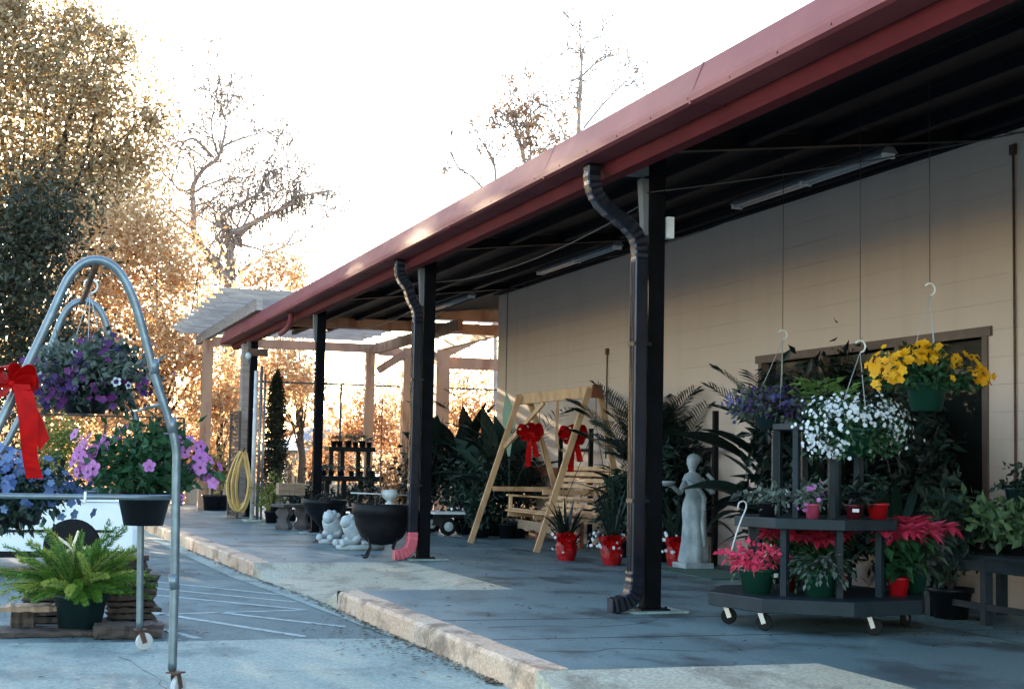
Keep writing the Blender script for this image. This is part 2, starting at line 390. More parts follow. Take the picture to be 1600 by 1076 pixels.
# light concrete apron with an irregular front joint
ys = [11.64, 11.52, 11.66, 11.58, 11.62, 11.5]
xs = [-60, -2, .1, 1.3, 2.1, 3.0]
g = MB(); g.add([(-60,-12,LOT), (3.05,-12,LOT)]+[(xs[i], ys[i], LOT) for i in range(5, -1, -1)], [tuple(range(8))]); struct(g, 'concrete_apron', 'apron')
# gutter pan beside the kerb
kx = [(8,3.0), (11,3.0), (12,2.98), (14.9,2.96), (17.8,2.79), (24,2.64), (40,2.2)]
def kerb_x(y):
    for (a, xa), (b, xb) in zip(kx, kx[1:]):
        if y <= b: return xa+(xb-xa)*(y-a)/(b-a)
    return kx[-1][1]
g = MB(); vs = []; Y = [11.62, 12, 13, 14.9, 17.8, 20, 24, 30, 40]
for y in Y: vs += [(kerb_x(y)-(.06+.2*min(1, (y-11.6)/4)), y, LOT+.001), (kerb_x(y)+.03, y, LOT+.001)]
g.add(vs, [(2*i, 2*i+1, 2*i+3, 2*i+2) for i in range(len(Y)-1)]); struct(g, 'gutter_pan', 'apron')
# painted hatching
g = MB()
st = [((280,912),(455,930),.065), ((280,922),(475,941),.07), ((280,932.5),(480,952),.07), ((180,961),(480,952),.07), ((342,956),(555,980),.08), ((200,950),(485,995),.08), ((180,964),(320,999),.08)]
for a, b, wd in st:
    A = P(*a, z=LOT-.0005); B = P(*b, z=LOT-.0005); dv = (B-A)/np.linalg.norm(B-A); A = A-dv*.8 if a[0] == 280 else A; s_ = np.array([-dv[1], dv[0], 0])*wd/2
    B = B if B[1] > 11.75 else A+(B-A)*((A[1]-11.75)/(A[1]-B[1]))
    if B[0] > 2.72: B = A+(B-A)*((2.72-A[0])/(B[0]-A[0]))
    g.add([A-s_, B-s_, B+s_, A+s_], [(0,1,2,3)])
struct(g, 'painted_stripes', 'paint')
# walkway slab (top z = 0) with two kerb ramps cut out
g = MB()
KW = .19
def slab_poly(pts): 
    n = len(pts); vs = [(x, y, 0) for x, y in pts]; g.add(vs, [tuple(range(n))])
slab_poly([(kerb_x(y)+KW, y) for y in (17.7, 24, 30, 40)]+[(16, 40), (16, 17.7)])
slab_poly([(4.68, 13.83), (4.68, 17.3), (4.64, 17.7), (16, 17.7), (16, 13.83)])
slab_poly([(kerb_x(8.4)+KW, 8.4), (kerb_x(13.83)+KW, 13.83), (16, 13.83), (16, 8.4)])
slab_poly([(4.85, 4.4), (4.85, 8.4), (16, 8.4), (16, 4.4)])
slab_poly([(3.2, -12), (3.2, 4.4), (16, 4.4), (16, -12)])
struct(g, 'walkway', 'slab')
def ramp(y0, y1, x1, fl):
    g = MB(); nx, ny = 14, 22; vs = []
    for j in range(ny+1):
        y = y0+(y1-y0)*j/ny
        for i in range(nx+1):
            x = 2.97+(x1-2.97)*i/nx; sx = (x-2.97)/(x1-2.97)
            e = min(1, min(y-y0, y1-y)/fl); e = max(0, e)
            z = LOT+.01+(0-LOT-.01)*(1-(1-sx)*e) if e < 1 else LOT+.01+(-LOT-.01)*sx
            k0 = kerb_x(max(y, 8))-.01; vs.append((k0+(x1-k0)*sx, y, z-.001))
    g.add([(vs[j*(nx+1)][0], vs[j*(nx+1)][1], z_) for j in range(ny+1) for z_ in (vs[j*(nx+1)][2], LOT-.03)], [(2*j, 2*j+1, 2*j+3, 2*j+2) for j in range(ny)])
    return g.add(vs, [(j*(nx+1)+i, j*(nx+1)+i+1, (j+1)*(nx+1)+i+1, (j+1)*(nx+1)+i) for j in range(ny) for i in range(nx)], True)
struct(ramp(13.83, 17.7, 4.70, .5), 'kerb_ramp', 'ramp'); struct(ramp(4.4, 8.4, 4.87, .8), 'kerb_ramp', 'ramp')
# kerb in cast lengths
g = MB()
def kerb_piece(a, b, z0, z1):
    n = 6; vs = []
    for i in range(n+1):
        t = i/n; y = a+(b-a)*t; z = z0+(z1-z0)*min(1, t*5) if z0 < z1 else 0
        z += .003*sin(y*3.1); x = kerb_x(y)+.004*sin(y*7)
        vs += [(x-.015, y, LOT-.02), (x, y, z-.03), (x+.022, y, z-.004), (x+KW, y, z+.004), (x+KW, y, LOT-.02)]
    k = 5; fs = [(i*k+j, (i+1)*k+j, (i+1)*k+(j+1), i*k+(j+1)) for i in range(n) for j in range(k-1)]
    fs += [(0,1,2,3,4), tuple(n*k+j for j in range(k))[::-1]]
    g.add(vs, fs)
y = 8.41
for b in (10.8, 13.845): kerb_piece(y, b-.008, 0, 0); y = b+.008
y = 17.72
for b in (18.9, 20.1, 21.4, 22.6, 24, 26.5, 29, 32, 36, 40): kerb_piece(y, b-.012, 0, 0); y = b+.012
struct(g, 'kerb', 'kerb')
g = MB(); g.add([(-120,44,LOT-.006), (300,44,LOT-.006), (300,47,LOT-.006), (-120,47,LOT-.006)], [(0,1,2,3)])
g = MB()
for yy in (9.9, 11.15, 20.9, 24.1, 27.3, 30.5): g.bb(kerb_x(yy)+KW+.01, 8.45, yy-.006, yy+.006, .0005, .002)
for xx, a_, b_ in ((6.9, 8.4, 17.6), (6.9, 17.9, 33)): g.bb(xx-.005, xx+.005, a_, b_, .0006, .0022)
for pl in (((3.4,10.6),(3.9,10.7),(4.2,10.55),(4.6,10.7),(4.9,11.0)), ((3.3,9.3),(3.7,9.15),(3.9,9.3),(4.4,9.1)), ((5.3,12.6),(5.8,12.9),(6.1,12.8),(6.6,13.2)), ((3.2,19.0),(3.7,19.3),(4.0,19.1),(4.3,19.6))):
    pts = [(x+random.gauss(0,.03), y+random.gauss(0,.03), .001) for x, y in pl]; pts = smooth_pts(pts, 3); g.strip([p+V(random.gauss(0,.008), random.gauss(0,.008), 0) for p in pts], (0,.006,0), .0008)
struct(g, 'walkway_joints', 'soil')
# dead leaves along the kerb and lot (uncountable)
g = MB(); pts = []
for _ in range(900):
    y = 9+14*random.random()**1.3; pts.append((kerb_x(y)-abs(random.gauss(0, .045))-.02, y, LOT+.006))
for _ in range(260):
    y = random.gauss(11.3, .9); pts.append((kerb_x(max(y,8))-abs(random.gauss(0, .35))-.03, y, LOT+.008))
for _ in range(170): pts.append((random.uniform(-1, 2.8), random.uniform(7.5, 20), LOT+.008))
for _ in range(420): pts.append((random.gauss(.95, .3), random.gauss(12.0, .3), LOT+.012))
for _ in range(260): pts.append((random.uniform(3.2, 8), random.uniform(8, 24), .006))
for _ in range(160): pts.append((random.gauss(6.9, .6), random.gauss(10.6, .9), .006))
for p in pts:
    a = random.random()*6.28; L = random.uniform(.015, .05); g.leaf(p, (cos(a), sin(a), random.uniform(0,.25)), (0,.2,1), L*1.3, L*.6)
stuff(g, 'leaf_litter', 'litter', 'dead brown leaves scattered along the kerb and over the lot', 'leaves')
# crack in the apron: narrow dark joint filler
g = MB(); cp = [P(a, b, z=LOT+.003) for a, b in ((185,1025),(205,1032),(222,1045),(240,1054),(252,1062),(248,1068),(262,1076),(270,1090))]
g.strip([Vector(p) for p in cp], (.0,.012,0), .001); 
struct(g, 'pavement_crack', 'soil')
# ================================================================== STORE BUILDING
WX = 8.5; WY = 26.3
B = thing('store_building', 'long porch-fronted block store with red gutter, tan wall and black steel posts', 'building', (6.5, 12, 0))
# front wall with window opening Y 11.66-16.1, z .9-2.45
wy0, wy1, wz0, wz1 = 11.66, 16.1, .9, 2.45
g = MB()
g.bb(WX, WX+.2, -8, wy0, 0, 4.4); g.bb(WX, WX+.2, wy1, WY, 0, 4.4); g.bb(WX, WX+.2, wy0, wy1, 0, wz0); g.bb(WX, WX+.2, wy0, wy1, wz1, 4.4)
g.bb(WX+.2, 16, WY-.2, WY, 0, 4.4); g.bb(WX+.2, 16, -8, -7.8, 0, 4.4); g.bb(15.8, 16, -7.8, WY-.2, 0, 4.9)
g.build('wall', 'block', B)
g = MB(); g.bb(WX+.2, 15.8, -7.8, WY-.2, .004, .03); g.bb(12.4, 12.6, -7.8, WY-.2, .03, 4.2); g.build('interior', 'brownframe', B)
# control joint and base course
g = MB(); g.bb(WX-.012, WX-.001, WY-.55, WY-.53, 0, 4.38); g.build('wall_joint', 'roofgrey', B)
# window
W_ = MB(); fx = WX-.03
for (a0, a1, b0, b1) in ((wy0-.06, wy1+.06, wz1, wz1+.09), (wy0-.06, wy1+.06, wz0-.05, wz0)): W_.bb(fx, WX+.1, a0, a1, b0, b1)
for yy in (wy0, 13.1, 14.6, wy1-.08): W_.bb(fx+.01, WX+.1, yy, yy+.08, wz0, wz1)
W_.bb(fx+.016, WX+.09, wy0+.08, wy1-.08, 2.12, 2.17)
wf = W_.build('window', 'brownframe', B)
MB().bb(WX+.08, WX+.09, wy0, wy1, wz0, wz1).build('pane', 'winglass', wf)
# roof: deck, underside, purlins
def rz(x): return 3.92+(x-4.5)*.118
g = MB(); y0, y1 = -8, 33.4
g.add([(4.62,y0,rz(4.62)), (16,y0,rz(16)), (16,y1,rz(16)), (4.62,y1,rz(4.62)), (4.62,y0,rz(4.62)+.05), (16,y0,rz(16)+.05), (16,y1,rz(16)+.05), (4.62,y1,rz(4.62)+.05)],
      [(0,1,2,3), (4,7,6,5), (0,4,5,1), (1,5,6,2), (2,6,7,3), (3,7,4,0)]); g.build('roof', 'ceil', B)
for x in (5.2, 5.95, 6.7, 7.45, 8.15):
    g = MB()
    g.bb(x-.03, x+.03, y0+.1, y1-.1, rz(x)-.10, rz(x)-.02); g.bb(x-.03, x+.06, y0+.1, y1-.1, rz(x)-.112, rz(x)-.10)
    g.build('purlin', 'purlin', B)
PY = [-1.4, 5.1, 11.6, 18.1, 24.6, 31.1]; PX = [5.2, 5.16, 5.12, 4.93, 4.86, 4.76]
for yy in PY:
    g = MB()
    g.bar((4.80, yy, rz(4.80)-.07), (WX-.12, yy, rz(WX-.12)-.07), .012, .11); g.bar((4.80, yy, rz(4.80)-.13), (WX-.12, yy, rz(WX-.12)-.13), .10, .012)
    g.build('rafter', 'dark', B)
g = MB(); g.bb(WX-.10, WX-.015, y0+.2, WY, rz(8.4)-.10, rz(8.4)-.03); g.build('eave_beam', 'ceil', B)
# red gutter along the eave: sloped sky-facing face, lip, underside, inner fascia
def extrude_y(prof, a, b):
    n = len(prof); vs = [(x, a, z) for x, z in prof]+[(x, b, z) for x, z in prof]
    return MB().add(vs, [(i, (i+1) % n, n+(i+1) % n, n+i) for i in range(n)]+[tuple(range(n))[::-1], tuple(range(n, 2*n))])
gp = [(4.47, 4.0), (4.385, 3.80), (4.375, 3.765), (4.37, 3.715), (4.40, 3.70), (4.60, 3.70), (4.62, 3.72), (4.62, 4.0)]
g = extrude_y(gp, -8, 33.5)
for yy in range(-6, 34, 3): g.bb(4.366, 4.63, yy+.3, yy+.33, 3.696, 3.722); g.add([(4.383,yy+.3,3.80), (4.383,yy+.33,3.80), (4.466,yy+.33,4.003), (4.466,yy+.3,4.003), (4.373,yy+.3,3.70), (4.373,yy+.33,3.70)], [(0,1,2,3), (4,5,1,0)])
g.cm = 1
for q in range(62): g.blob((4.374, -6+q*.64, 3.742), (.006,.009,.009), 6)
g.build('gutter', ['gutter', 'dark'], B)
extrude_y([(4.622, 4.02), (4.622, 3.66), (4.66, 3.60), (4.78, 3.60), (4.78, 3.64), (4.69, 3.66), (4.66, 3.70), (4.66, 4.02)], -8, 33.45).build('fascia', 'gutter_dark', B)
# posts with base plates, pads and gussets
for i, yy in enumerate(PY):
    g = MB(); w2 = .072; q = PX[i]-5.04
    g.bb(PX[i]-w2, PX[i]+w2, yy-w2, yy+w2, .03, rz(5.04)-.13)
    po = g.build('post', 'post', B, bevel=.008)
    g = MB(); g.bb(4.92+q, 5.17+q, yy-.12, yy+.12, .018, .032)
    for a in (-.1, .1):
        for b in (-.09, .09): g.lathe((5.045+q+a, yy+b, .03), [(.012, 0), (.012, .02)], 6)
    g.build('base_plate', 'dark', po)
    g = MB(); g.box((5.06+q, yy-.01, .008), (.5, .38, .02), rz=.04); g.build('concrete_pad', 'apron', po, bevel=.006)
    g = MB(); g.add([(4.965+q, yy-.05, 3.62), (4.965+q, yy+.05, 3.62), (4.965+q, yy+.05, 3.2), (4.965+q, yy-.05, 3.14), (4.90+q, yy-.05, 3.62), (4.90+q, yy+.05, 3.62), (4.93+q, yy+.05, 3.2), (4.93+q, yy-.05, 3.14)],
        [(0,1,2,3), (7,6,5,4), (0,4,5,1), (1,5,6,2), (2,6,7,3), (3,7,4,0)]); g.build('gusset', 'roofgrey', po)
    g = MB(); g.bb(4.66, 4.96+q, yy-.06, yy+.06, rz(4.8)-.31, rz(4.8)-.29+.06); g.build('bracket', 'roofgrey', po)
# junction box on near post
MB().bb(5.20, 5.26, 11.5, 11.6, 3.12, 3.30).build('junction_box', 'white', B)
# downspouts (rectangular, with ribbed elbows)
def spout(yy, boot='spout', q=0):
    A = [(4.53, yy, 3.70), (4.53, yy, 3.56), (4.56, yy, 3.46), (4.64, yy, 3.36), (4.78+q*.8, yy, 3.22), (4.86+q, yy, 3.12), (4.89+q, yy, 3.0), (4.89+q, yy, 2.9)]
    def rect(mb, pts, w, h, ribs=()):
        pts = smooth_pts(pts, 4); n = len(pts); vs = []
        for i, p in enumerate(pts):
            t = (pts[min(i+1, n-1)]-pts[max(i-1, 0)]).normalized(); sy = V(0,1,0); sx = sy.cross(t).normalized()
            k = 1+(.07 if (i % 2 and ribs) else 0)
            ring = [(-.5,-.4),(-.42,-.5),(.42,-.5),(.5,-.4),(.5,.4),(.42,.5),(-.42,.5),(-.5,.4)]
            for a, b in ring: vs.append(p+sx*a*w*k+sy*b*h*k)
        m_ = 8; fs = [(i*m_+j, i*m_+(j+1) % m_, (i+1)*m_+(j+1) % m_, (i+1)*m_+j) for i in range(n-1) for j in range(m_)]
        mb.add(vs, fs+[tuple(range(m_))[::-1], tuple((n-1)*m_+j for j in range(m_))])
    g = MB(); g_top = A[:]; rect(g, g_top, .11, .13, True); 
    ds = g.build('downspout', 'spout', B)
    g = MB(); rect(g, [(4.89+q, yy, 2.93), (4.89+q, yy, 1.5), (4.89+q, yy, .28)], .115, .135)
    for e in (-.03, .0, .03): g.bb(4.826+q, 4.834+q, yy+e-.006, yy+e+.006, .3, 2.9)
    g.build('pipe', 'spout', ds)
    g = MB(); rect(g, [(4.89+q, yy, .34), (4.885+q, yy, .22), (4.85+q, yy-.01, .13), (4.78+q, yy-.02, .085), (4.68+q, yy-.03, .06)], .12, .14, True)
    g.bb(4.655+q, 4.675+q, yy-.09, yy+.03, .01, .12)
    g.build('boot', boot, ds)
    g = MB(); g.bb(4.825+q, 4.98+q, yy-.066, yy+.066, 2.2, 2.23); g.bb(4.825+q, 4.98+q, yy-.066, yy+.066, .9, .93); g.build('strap', 'spout', ds)
    return ds
spout(11.55, q=.075); spout(18.05, 'pinkboot', -.115)
g = MB(); g.tube(smooth_pts([(4.53, 25.6, 3.72), (4.53, 25.6, 3.58), (4.53, 25.8, 3.49), (4.53, 26.3, 3.44), (4.53, 26.6, 3.43)], 4), .05, 10); g.build('downspout', 'gutter', B, label='short red elbow under the far end of the gutter')
# conduits and wires on wall / ceiling
for (a, z0, z1) in ((P(950, 600, X=WX)[1], 1.3, 2.95), (P(1588, 500, X=WX)[1], 0.3, 4.15)):
    g = MB(); g.tube([(WX-.02, a, z0), (WX-.02, a, z1)], .011, 8); g.bb(WX-.04, WX-.003, a-.035, a+.035, z1-.09, z1); g.build('conduit', 'rust' , B)
a = P(1455, 500, X=WX)[1]
g = MB(); pp = [P(1270,222,X=WX-.03), P(1400,215,X=WX-.03), P(1490,210,X=WX-.03), P(1590,208,X=WX-.03), P(1640,206,X=WX-.03)]; g.tube([Vector(p) for p in pp], .005, 5)
for (p, q, sag) in (((5.0,11.6,3.5), (8.3,6.5,3.95), .12), ((5.0,11.6,3.4), (5.0,18.1,3.45), .15), ((5.0,24.6,3.5), (5.0,18.1,3.3), .25), ((7.6,14.9,3.98), (7.3,18.1,3.9), .05)):
    pts = [Vector(p).lerp(Vector(q), t/12)-V(0,0,sag*4*(t/12)*(1-t/12)) for t in range(13)]; g.tube(pts, .006, 5)
g.build('cable', 'wire', B)
# fluorescent fixtures
def fixture(yc, lab, src=[None]):
    if src[0] is not None: return copy_tree(src[0], (7.6, yc, 4.09), 0, lab)
    t = thing('strip_light', lab, 'strip light', (7.6, yc, 4.09), 'strip lights under the porch roof'); L = 3.1
    g = MB(); g.add([(7.56, yc-L/2, 4.18), (7.64, yc-L/2, 4.18), (7.69, yc-L/2, 4.12), (7.51, yc-L/2, 4.12), (7.56, yc+L/2, 4.18), (7.64, yc+L/2, 4.18), (7.69, yc+L/2, 4.12), (7.51, yc+L/2, 4.12)],
       [(0,1,2,3), (7,6,5,4), (0,4,5,1), (1,5,6,2), (2,6,7,3), (3,7,4,0)]); g.build('housing', 'roofgrey', t)
    for s_ in (-1, 1): MB().tube([(7.6+s_*.04, yc-L/2+.06, 4.10), (7.6+s_*.04, yc+L/2-.06, 4.10)], .018, 10).build('lamp_tube', 'tube', t)
    g = MB()
    for q in (-L/2+.03, 0, L/2-.03): g.bb(7.54, 7.66, yc+q-.02, yc+q+.02, 4.075, 4.12)
    g.build('socket', 'white', t)
    g = MB()
    for q in (-1.3, -.2, 1.1): g.tube([(7.6, yc+q, 4.18), (7.6, yc+q, 4.28)], .006, 6)
    g.build('hanger_rod', 'wire', t)
    src[0] = t; return t
fixture(13.43, 'long unlit fluorescent strip light above the flower trolley'); fixture(19.95, 'long unlit fluorescent strip light seen left of the near downspout'); fixture(26.6, 'long unlit fluorescent strip light at the far end of the porch')
# green mat on floor
g = MB(); g.box((7.6, 15.6, .008), (.75, 1.7, .012)); tag(g.build('floor_mat', 'mat_green'), 'thin green mat lying on the porch floor by the wall', 'mat')
# ================================================================== PLANT AND THING GENERATORS
def shell(c, r, n, lo=.55, zmin=-1.0, clump=0, jit=.17):
    """n points in the outer part of an ellipsoid, in irregular clumps"""
    r = np.array(r if isinstance(r, (tuple, list)) else (r, r, r), float)
    v = rng.normal(size=(n,3)); v /= np.linalg.norm(v, axis=1)[:,None]
    if clump:
        cc = rng.normal(size=(clump,3)); cc /= np.linalg.norm(cc, axis=1)[:,None]; cc *= rng.uniform(.75, 1.08, clump)[:,None]
        v = cc[rng.integers(0, clump, n)]*rng.uniform(lo, 1.0, n)[:,None]+rng.normal(size=(n,3))*jit
    else: v *= rng.uniform(lo, 1.0, n)[:,None]
    v = v[v[:,2] > zmin]
    return np.array(c)+v*r, v
def pot_mb(c, r1, r0_, h, rim=.012):
    g = MB(); g.lathe(c, [(r0_, 0), (r0_+(r1-r0_)*.85, h*.84), (r1*.99, h*.85), (r1+rim, h*.86), (r1+rim, h), (r1-.006, h), (r1-.012, h*.88), (.001, h*.88)], 26, cap=True); return g
def flowers(name, parent, pts, nrm, r, petal, n=5, eye=None, eyer=.25, cup=.15):
    g = MB()
    for p, q in zip(pts, nrm):
        rr = r*random.uniform(.75, 1.2); q = Vector(q)+Vector((random.gauss(0,.35), random.gauss(0,.35), random.gauss(0,.3)))
        g.cm = 0; g.disc(p, q, rr, n, cup)
        if eye: g.cm = 1; g.disc(Vector(p)+q.normalized()*rr*.1, q, rr*eyer, n, cup)
    return g.build(name, [petal]+([eye] if eye else []), parent, kind='stuff' if len(pts) > 100 else None)
def basket(label, c, pr, ph, R, leafmat, petal, nleaf, nflow, lsz, fsz, potmat='potgreen', group='hanging flower baskets', hook=None, wire_top=None, eye=None, fz=-.3, ffilt=None, low=-.55, strings=True, rc=None, clump=26, petal2=None, eyer=.25, leaf2=None, cat='flower basket'):
    """c: centre of the plant; pot top sits near the centre"""
    c = np.array(c, float)
    t = thing('flower_basket', label, cat, (c[0], c[1], c[2]-ph), group)
    pot_mb((c[0], c[1], c[2]-ph), pr, pr*.72, ph).build('pot', potmat, t)
    cc = c+np.array(rc if rc is not None else (0,0,R[2]*.15))
    p, v = shell(cc, R, nleaf, .35, low, clump)
    MB().leaves(p, lsz, lsz*.6, .2, v*.9).build('foliage', leafmat, t)
    if leaf2:
        p, v = shell(cc, R, nleaf//3, .5, low, clump); MB().leaves(p, lsz, lsz*.6, .2, v*.9).build('foliage', leaf2, t)
    for k, pm in enumerate([petal]+([petal2] if petal2 else [])):
        p, v = shell(cc, [q*1.06 for q in R], nflow*3, .88, fz, int(clump*1.2))
        if ffilt is not None:
            ok = np.array([ffilt(a) for a in v], bool); p = p[ok]; v = v[ok]
        p, v = p[:nflow], v[:nflow]
        flowers('flowers', t, p, v*np.array([1,1,.8])+np.array([-.25,-.6,.1]), fsz, pm, 5, eye, eyer)
    g = MB(); gf = MB()
    for k in range(11):
        az = 2*pi*k/11+random.uniform(-.2,.2); e = random.uniform(-.1,.7); p = V(cc[0]+R[0]*.7*cos(az), cc[1]+R[1]*.7*sin(az), cc[2]+R[2]*random.uniform(-.2,.5)); L_ = random.uniform(.12,.26); pts = [p.copy()]
        for i in range(6): p = p+V(cos(az)*cos(e), sin(az)*cos(e), sin(e))*L_/6; e -= .38; pts.append(p.copy())
        g.tube(pts, .002, 4)
        for i in range(16): q = pts[random.randint(1,6)]; g.leaf(q+V(*rng.normal(size=3)*.008), rng.normal(size=3)+np.array([cos(az)*.6, sin(az)*.6, -.3]), (0,0,1), lsz*.8*random.uniform(.5,1), lsz*.42)
        if random.random() < .6: gf.disc(pts[-1], (-.3+random.gauss(0,.4), -1, random.gauss(0,.4)), fsz*.9, 5, .3)
    g.build('trailing_stems', leafmat, t)
    if gf.n: gf.build('flowers', petal, t)
    if hook is not None:
        h = Vector(hook); g = MB()
        g.tube([h+V(.045*cos(a), 0, .045*sin(a)+.0) for a in np.linspace(-1.4, 2.6, 12)][::-1], .007, 6)
        hk = g.build('hook', 'hookm', t)
        g = MB()
        for k in range(3):
            a = 2*pi*k/3+.5; g.tube([h-V(0,0,.045), (c[0]+pr*cos(a), c[1]+pr*sin(a), c[2])], .003, 5)
        g.build('hanger_string', 'string', t)
    if wire_top is not None:
        g = MB(); g.tube([Vector(hook)+V(0,0,.045), Vector(wire_top)], .0028, 5); g.build('ceiling_wire', 'wire', t)
    return t
def bow(mb, c, s, face=(0,-1,0), tail=1.0, tails=True):
    """ribbon bow centred at c facing 'face', loop size s, ribbon tails of length tail"""
    f = Vector(face).normalized(); sx = V(0,0,1).cross(f).normalized(); up = V(0,0,1); c = Vector(c)
    for sg, an, L in ((1, .35, 1.0), (-1, .3, 1.05), (1, -.25, .85), (-1, -.3, .8), (1, .95, .7), (-1, 1.05, .75)):
        ax = (sx*sg*cos(an)+up*sin(an)); pts = []
        for t in np.linspace(0, 1, 13):
            a = pi*2*t; pts.append(c+ax*s*L*(1-cos(a))/2+f*(.12*s*sin(a)+.10*s)+f.cross(ax)*(.27*s*sin(a)*(.5+.5*(1-cos(a)))))
        perp = f.cross(ax).normalized()
        wv = [(perp*.55+f*.8)*s*(.18+.62*sin(pi*t)) for t in np.linspace(0, 1, 13)]
        mb.strip(pts, wv, .001)
    mb.blob(c+f*s*.12, (s*.17, s*.15, s*.17), 10)
    if tails:
        for sg, k in ((-.10, 1.0), (.30, .72)):
            pts = []; 
            for t in np.linspace(0, 1, 12): pts.append(c+f*(s*.12+.12*s*sin(t*7+sg*5))+sx*(sg*s*(.4+t*1.2))+up*(-tail*k*t))
            mb.strip(pts, [sx*s*(.32+.12*t)+f*s*.1*sin(6*t) for t in np.linspace(0,1,12)], .001)
    return mb
def frond(mb, base, az, el, L, nl, ll, lw, bend=.9, stemr=.006, vee=.5):
    """pinnate palm frond"""
    p = Vector(base); pts = [p.copy()]; e = el; n = 16
    for i in range(n):
        p = p+V(cos(az)*cos(e), sin(az)*cos(e), sin(e))*L/n; pts.append(p.copy()); e -= bend/n*(0.4+1.2*i/n)
    mb.tube(pts, [stemr*(1-.75*i/n) for i in range(n+1)], 5)
    for k in range(nl):
        t = .22+.78*k/nl; i = min(int(t*n), n-1); q = pts[i].lerp(pts[i+1], t*n-i); tg = (pts[i+1]-pts[i]).normalized()
        sd = tg.cross(V(0,0,1))
        if sd.length < .05: sd = V(1,0,0)
        sd.normalize(); up = sd.cross(tg)
        l2 = ll*(sin(pi*min(1, t*.82+.12))**.6)
        for sg in (-1, 1):
            dr = (tg*.75+sd*sg*.85+up*vee*.5+V(0,0,random.uniform(-.12,.08))).normalized()
            mid = q+dr*l2*.5; tip = q+dr*l2+V(0,0,-l2*.18)
            wv = tg*lw; mb.add([q-wv*.25, q+wv*.25, mid+wv*.42, tip, mid-wv*.42], [(0,1,2,3,4)])
def blade(mb, base, az, el, L, W, bend=.6, n=9, cup=.25, twist=0, ends=.25):
    """long broad leaf with a folded midrib (banana, dracaena, agave)"""
    p = Vector(base); e = el; pts = [p.copy()]
    for i in range(n): p = p+V(cos(az)*cos(e), sin(az)*cos(e), sin(e))*L/n; pts.append(p.copy()); e -= bend/n
    vs = []
    for i, q in enumerate(pts):
        t = i/n; tg = (pts[min(i+1,n)]-pts[max(i-1,0)]).normalized(); sd = tg.cross(V(0,0,1))
        if sd.length < .05: sd = V(-sin(az), cos(az), 0)
        sd.normalize(); sd = (Matrix.Rotation(twist*t+twist*.3, 3, tg) @ sd); up = sd.cross(tg)
        w2 = W/2*(ends+(1-ends)*sin(pi*min(1, t*.9+.08)))*(1 if t < .7 else max(.02, (1-t)/.3)**.6)
        vs += [q-sd*w2+up*w2*cup, q, q+sd*w2+up*w2*cup]
    mb.add(vs, [(3*i, 3*i+1, 3*i+4, 3*i+3) for i in range(n)]+[(3*i+1, 3*i+2, 3*i+5, 3*i+4) for i in range(n)], True)
# ================================================================== FLOWER TROLLEY
TC = (6.0, 10.4)
T = thing('plant_trolley', 'dark octagonal tiered plant trolley on casters beside the near post', 'plant trolley', (TC[0], TC[1], 0))
def octa(mb, R, z0, z1, rot=.39+.18, cx=TC[0], cy=TC[1], squash=1):
    n = 8; vs = [(cx+R*cos(rot+2*pi*k/n), cy+R*sin(rot+2*pi*k/n), z) for z in (z0, z1) for k in range(n)]
    return mb.add(vs, [tuple(range(n))[::-1], tuple(range(n, 2*n))]+[(k, (k+1) % n, n+(k+1) % n, n+k) for k in range(n)])
g = MB(); octa(g, .86, .15, .255); g.build('deck', 'trolley', T, bevel=.006)
g = MB(); octa(g, .66, .755, .835); g.build('shelf', 'trolley', T, bevel=.006)
g = MB(); octa(g, .36, 1.50, 1.55); g.build('shelf', 'trolley', T, bevel=.006)
for k in range(8):
    a = .39+.18+2*pi*k/8; x, y = TC[0]+.52*cos(a), TC[1]+.52*sin(a)
    g = MB(); g.box((x, y, .505), (.05, .05, .5), rz=a); 
    x2, y2 = TC[0]+.34*cos(a), TC[1]+.34*sin(a); g.box((x2, y2, 1.167), (.045, .045, .664), rz=a); g.build('upright', 'trolley', T)
def caster(parent, x, y, z0, r=.06, ang=0, wm='rubber', fm='chrome', wd=.028):
    dx, dy = cos(ang), sin(ang)
    g = MB(); g.box((x-dx*.03, y-dy*.03, z0+2*r+.022), (.08, .08, .008), rz=ang)
    g.lathe((x-dx*.03, y-dy*.03, z0+2*r+.005), [(.025, 0), (.028, .012)], 12)
    for s_ in (-1, 1):
        ox, oy = -dy*s_*(wd/2+.006), dx*s_*(wd/2+.006)
        g.bar((x-dx*.03+ox, y-dy*.03+oy, z0+2*r+.01), (x+ox, y+oy, z0+r-.01), .035, .004, up=(-dy, dx, 0))
    c = g.build('caster', fm, parent)
    g = MB(); n = 22; prof = [(.2, -.5), (.85, -.5), (.97, -.4), (1, 0), (.97, .4), (.85, .5), (.2, .5)]; vs = []
    for q, h in prof:
        for k in range(n):
            a = 2*pi*k/n; vs.append((x+dx*r*q*cos(a)-dy*wd*h, y+dy*r*q*cos(a)+dx*wd*h, z0+r+r*q*sin(a)))
    fs = [(i*n+k, (i+1)*n+k, (i+1)*n+(k+1) % n, i*n+(k+1) % n) for i in range(6) for k in range(n)]+[tuple(range(n)), tuple(6*n+k for k in range(n))[::-1]]
    g.add(vs, fs, False); g.build('wheel', wm, c)
    return c
for x, y, a in ((5.33,10.57,-.3), (5.39,10.11,-.7), (6.07,9.70,-.9), (6.66,10.2,.4), (5.9,11.1,2), (6.5,10.9,.2)): caster(T, x, y, .003, .062, a)
def potplant(name, label, cat, c, pr, ph, potmat, group=None, foil=False):
    t = thing(name, label, cat, c, group); pot_mb(c, pr, pr*.75, ph, .006 if not foil else .002).build('pot' if not foil else 'foil_wrap', potmat, t)
    MB().lathe((c[0], c[1], c[2]+ph*.9), [(.001, .004), (pr*.9, 0)], 16, cap=False).build('soil', 'soil', t); return t
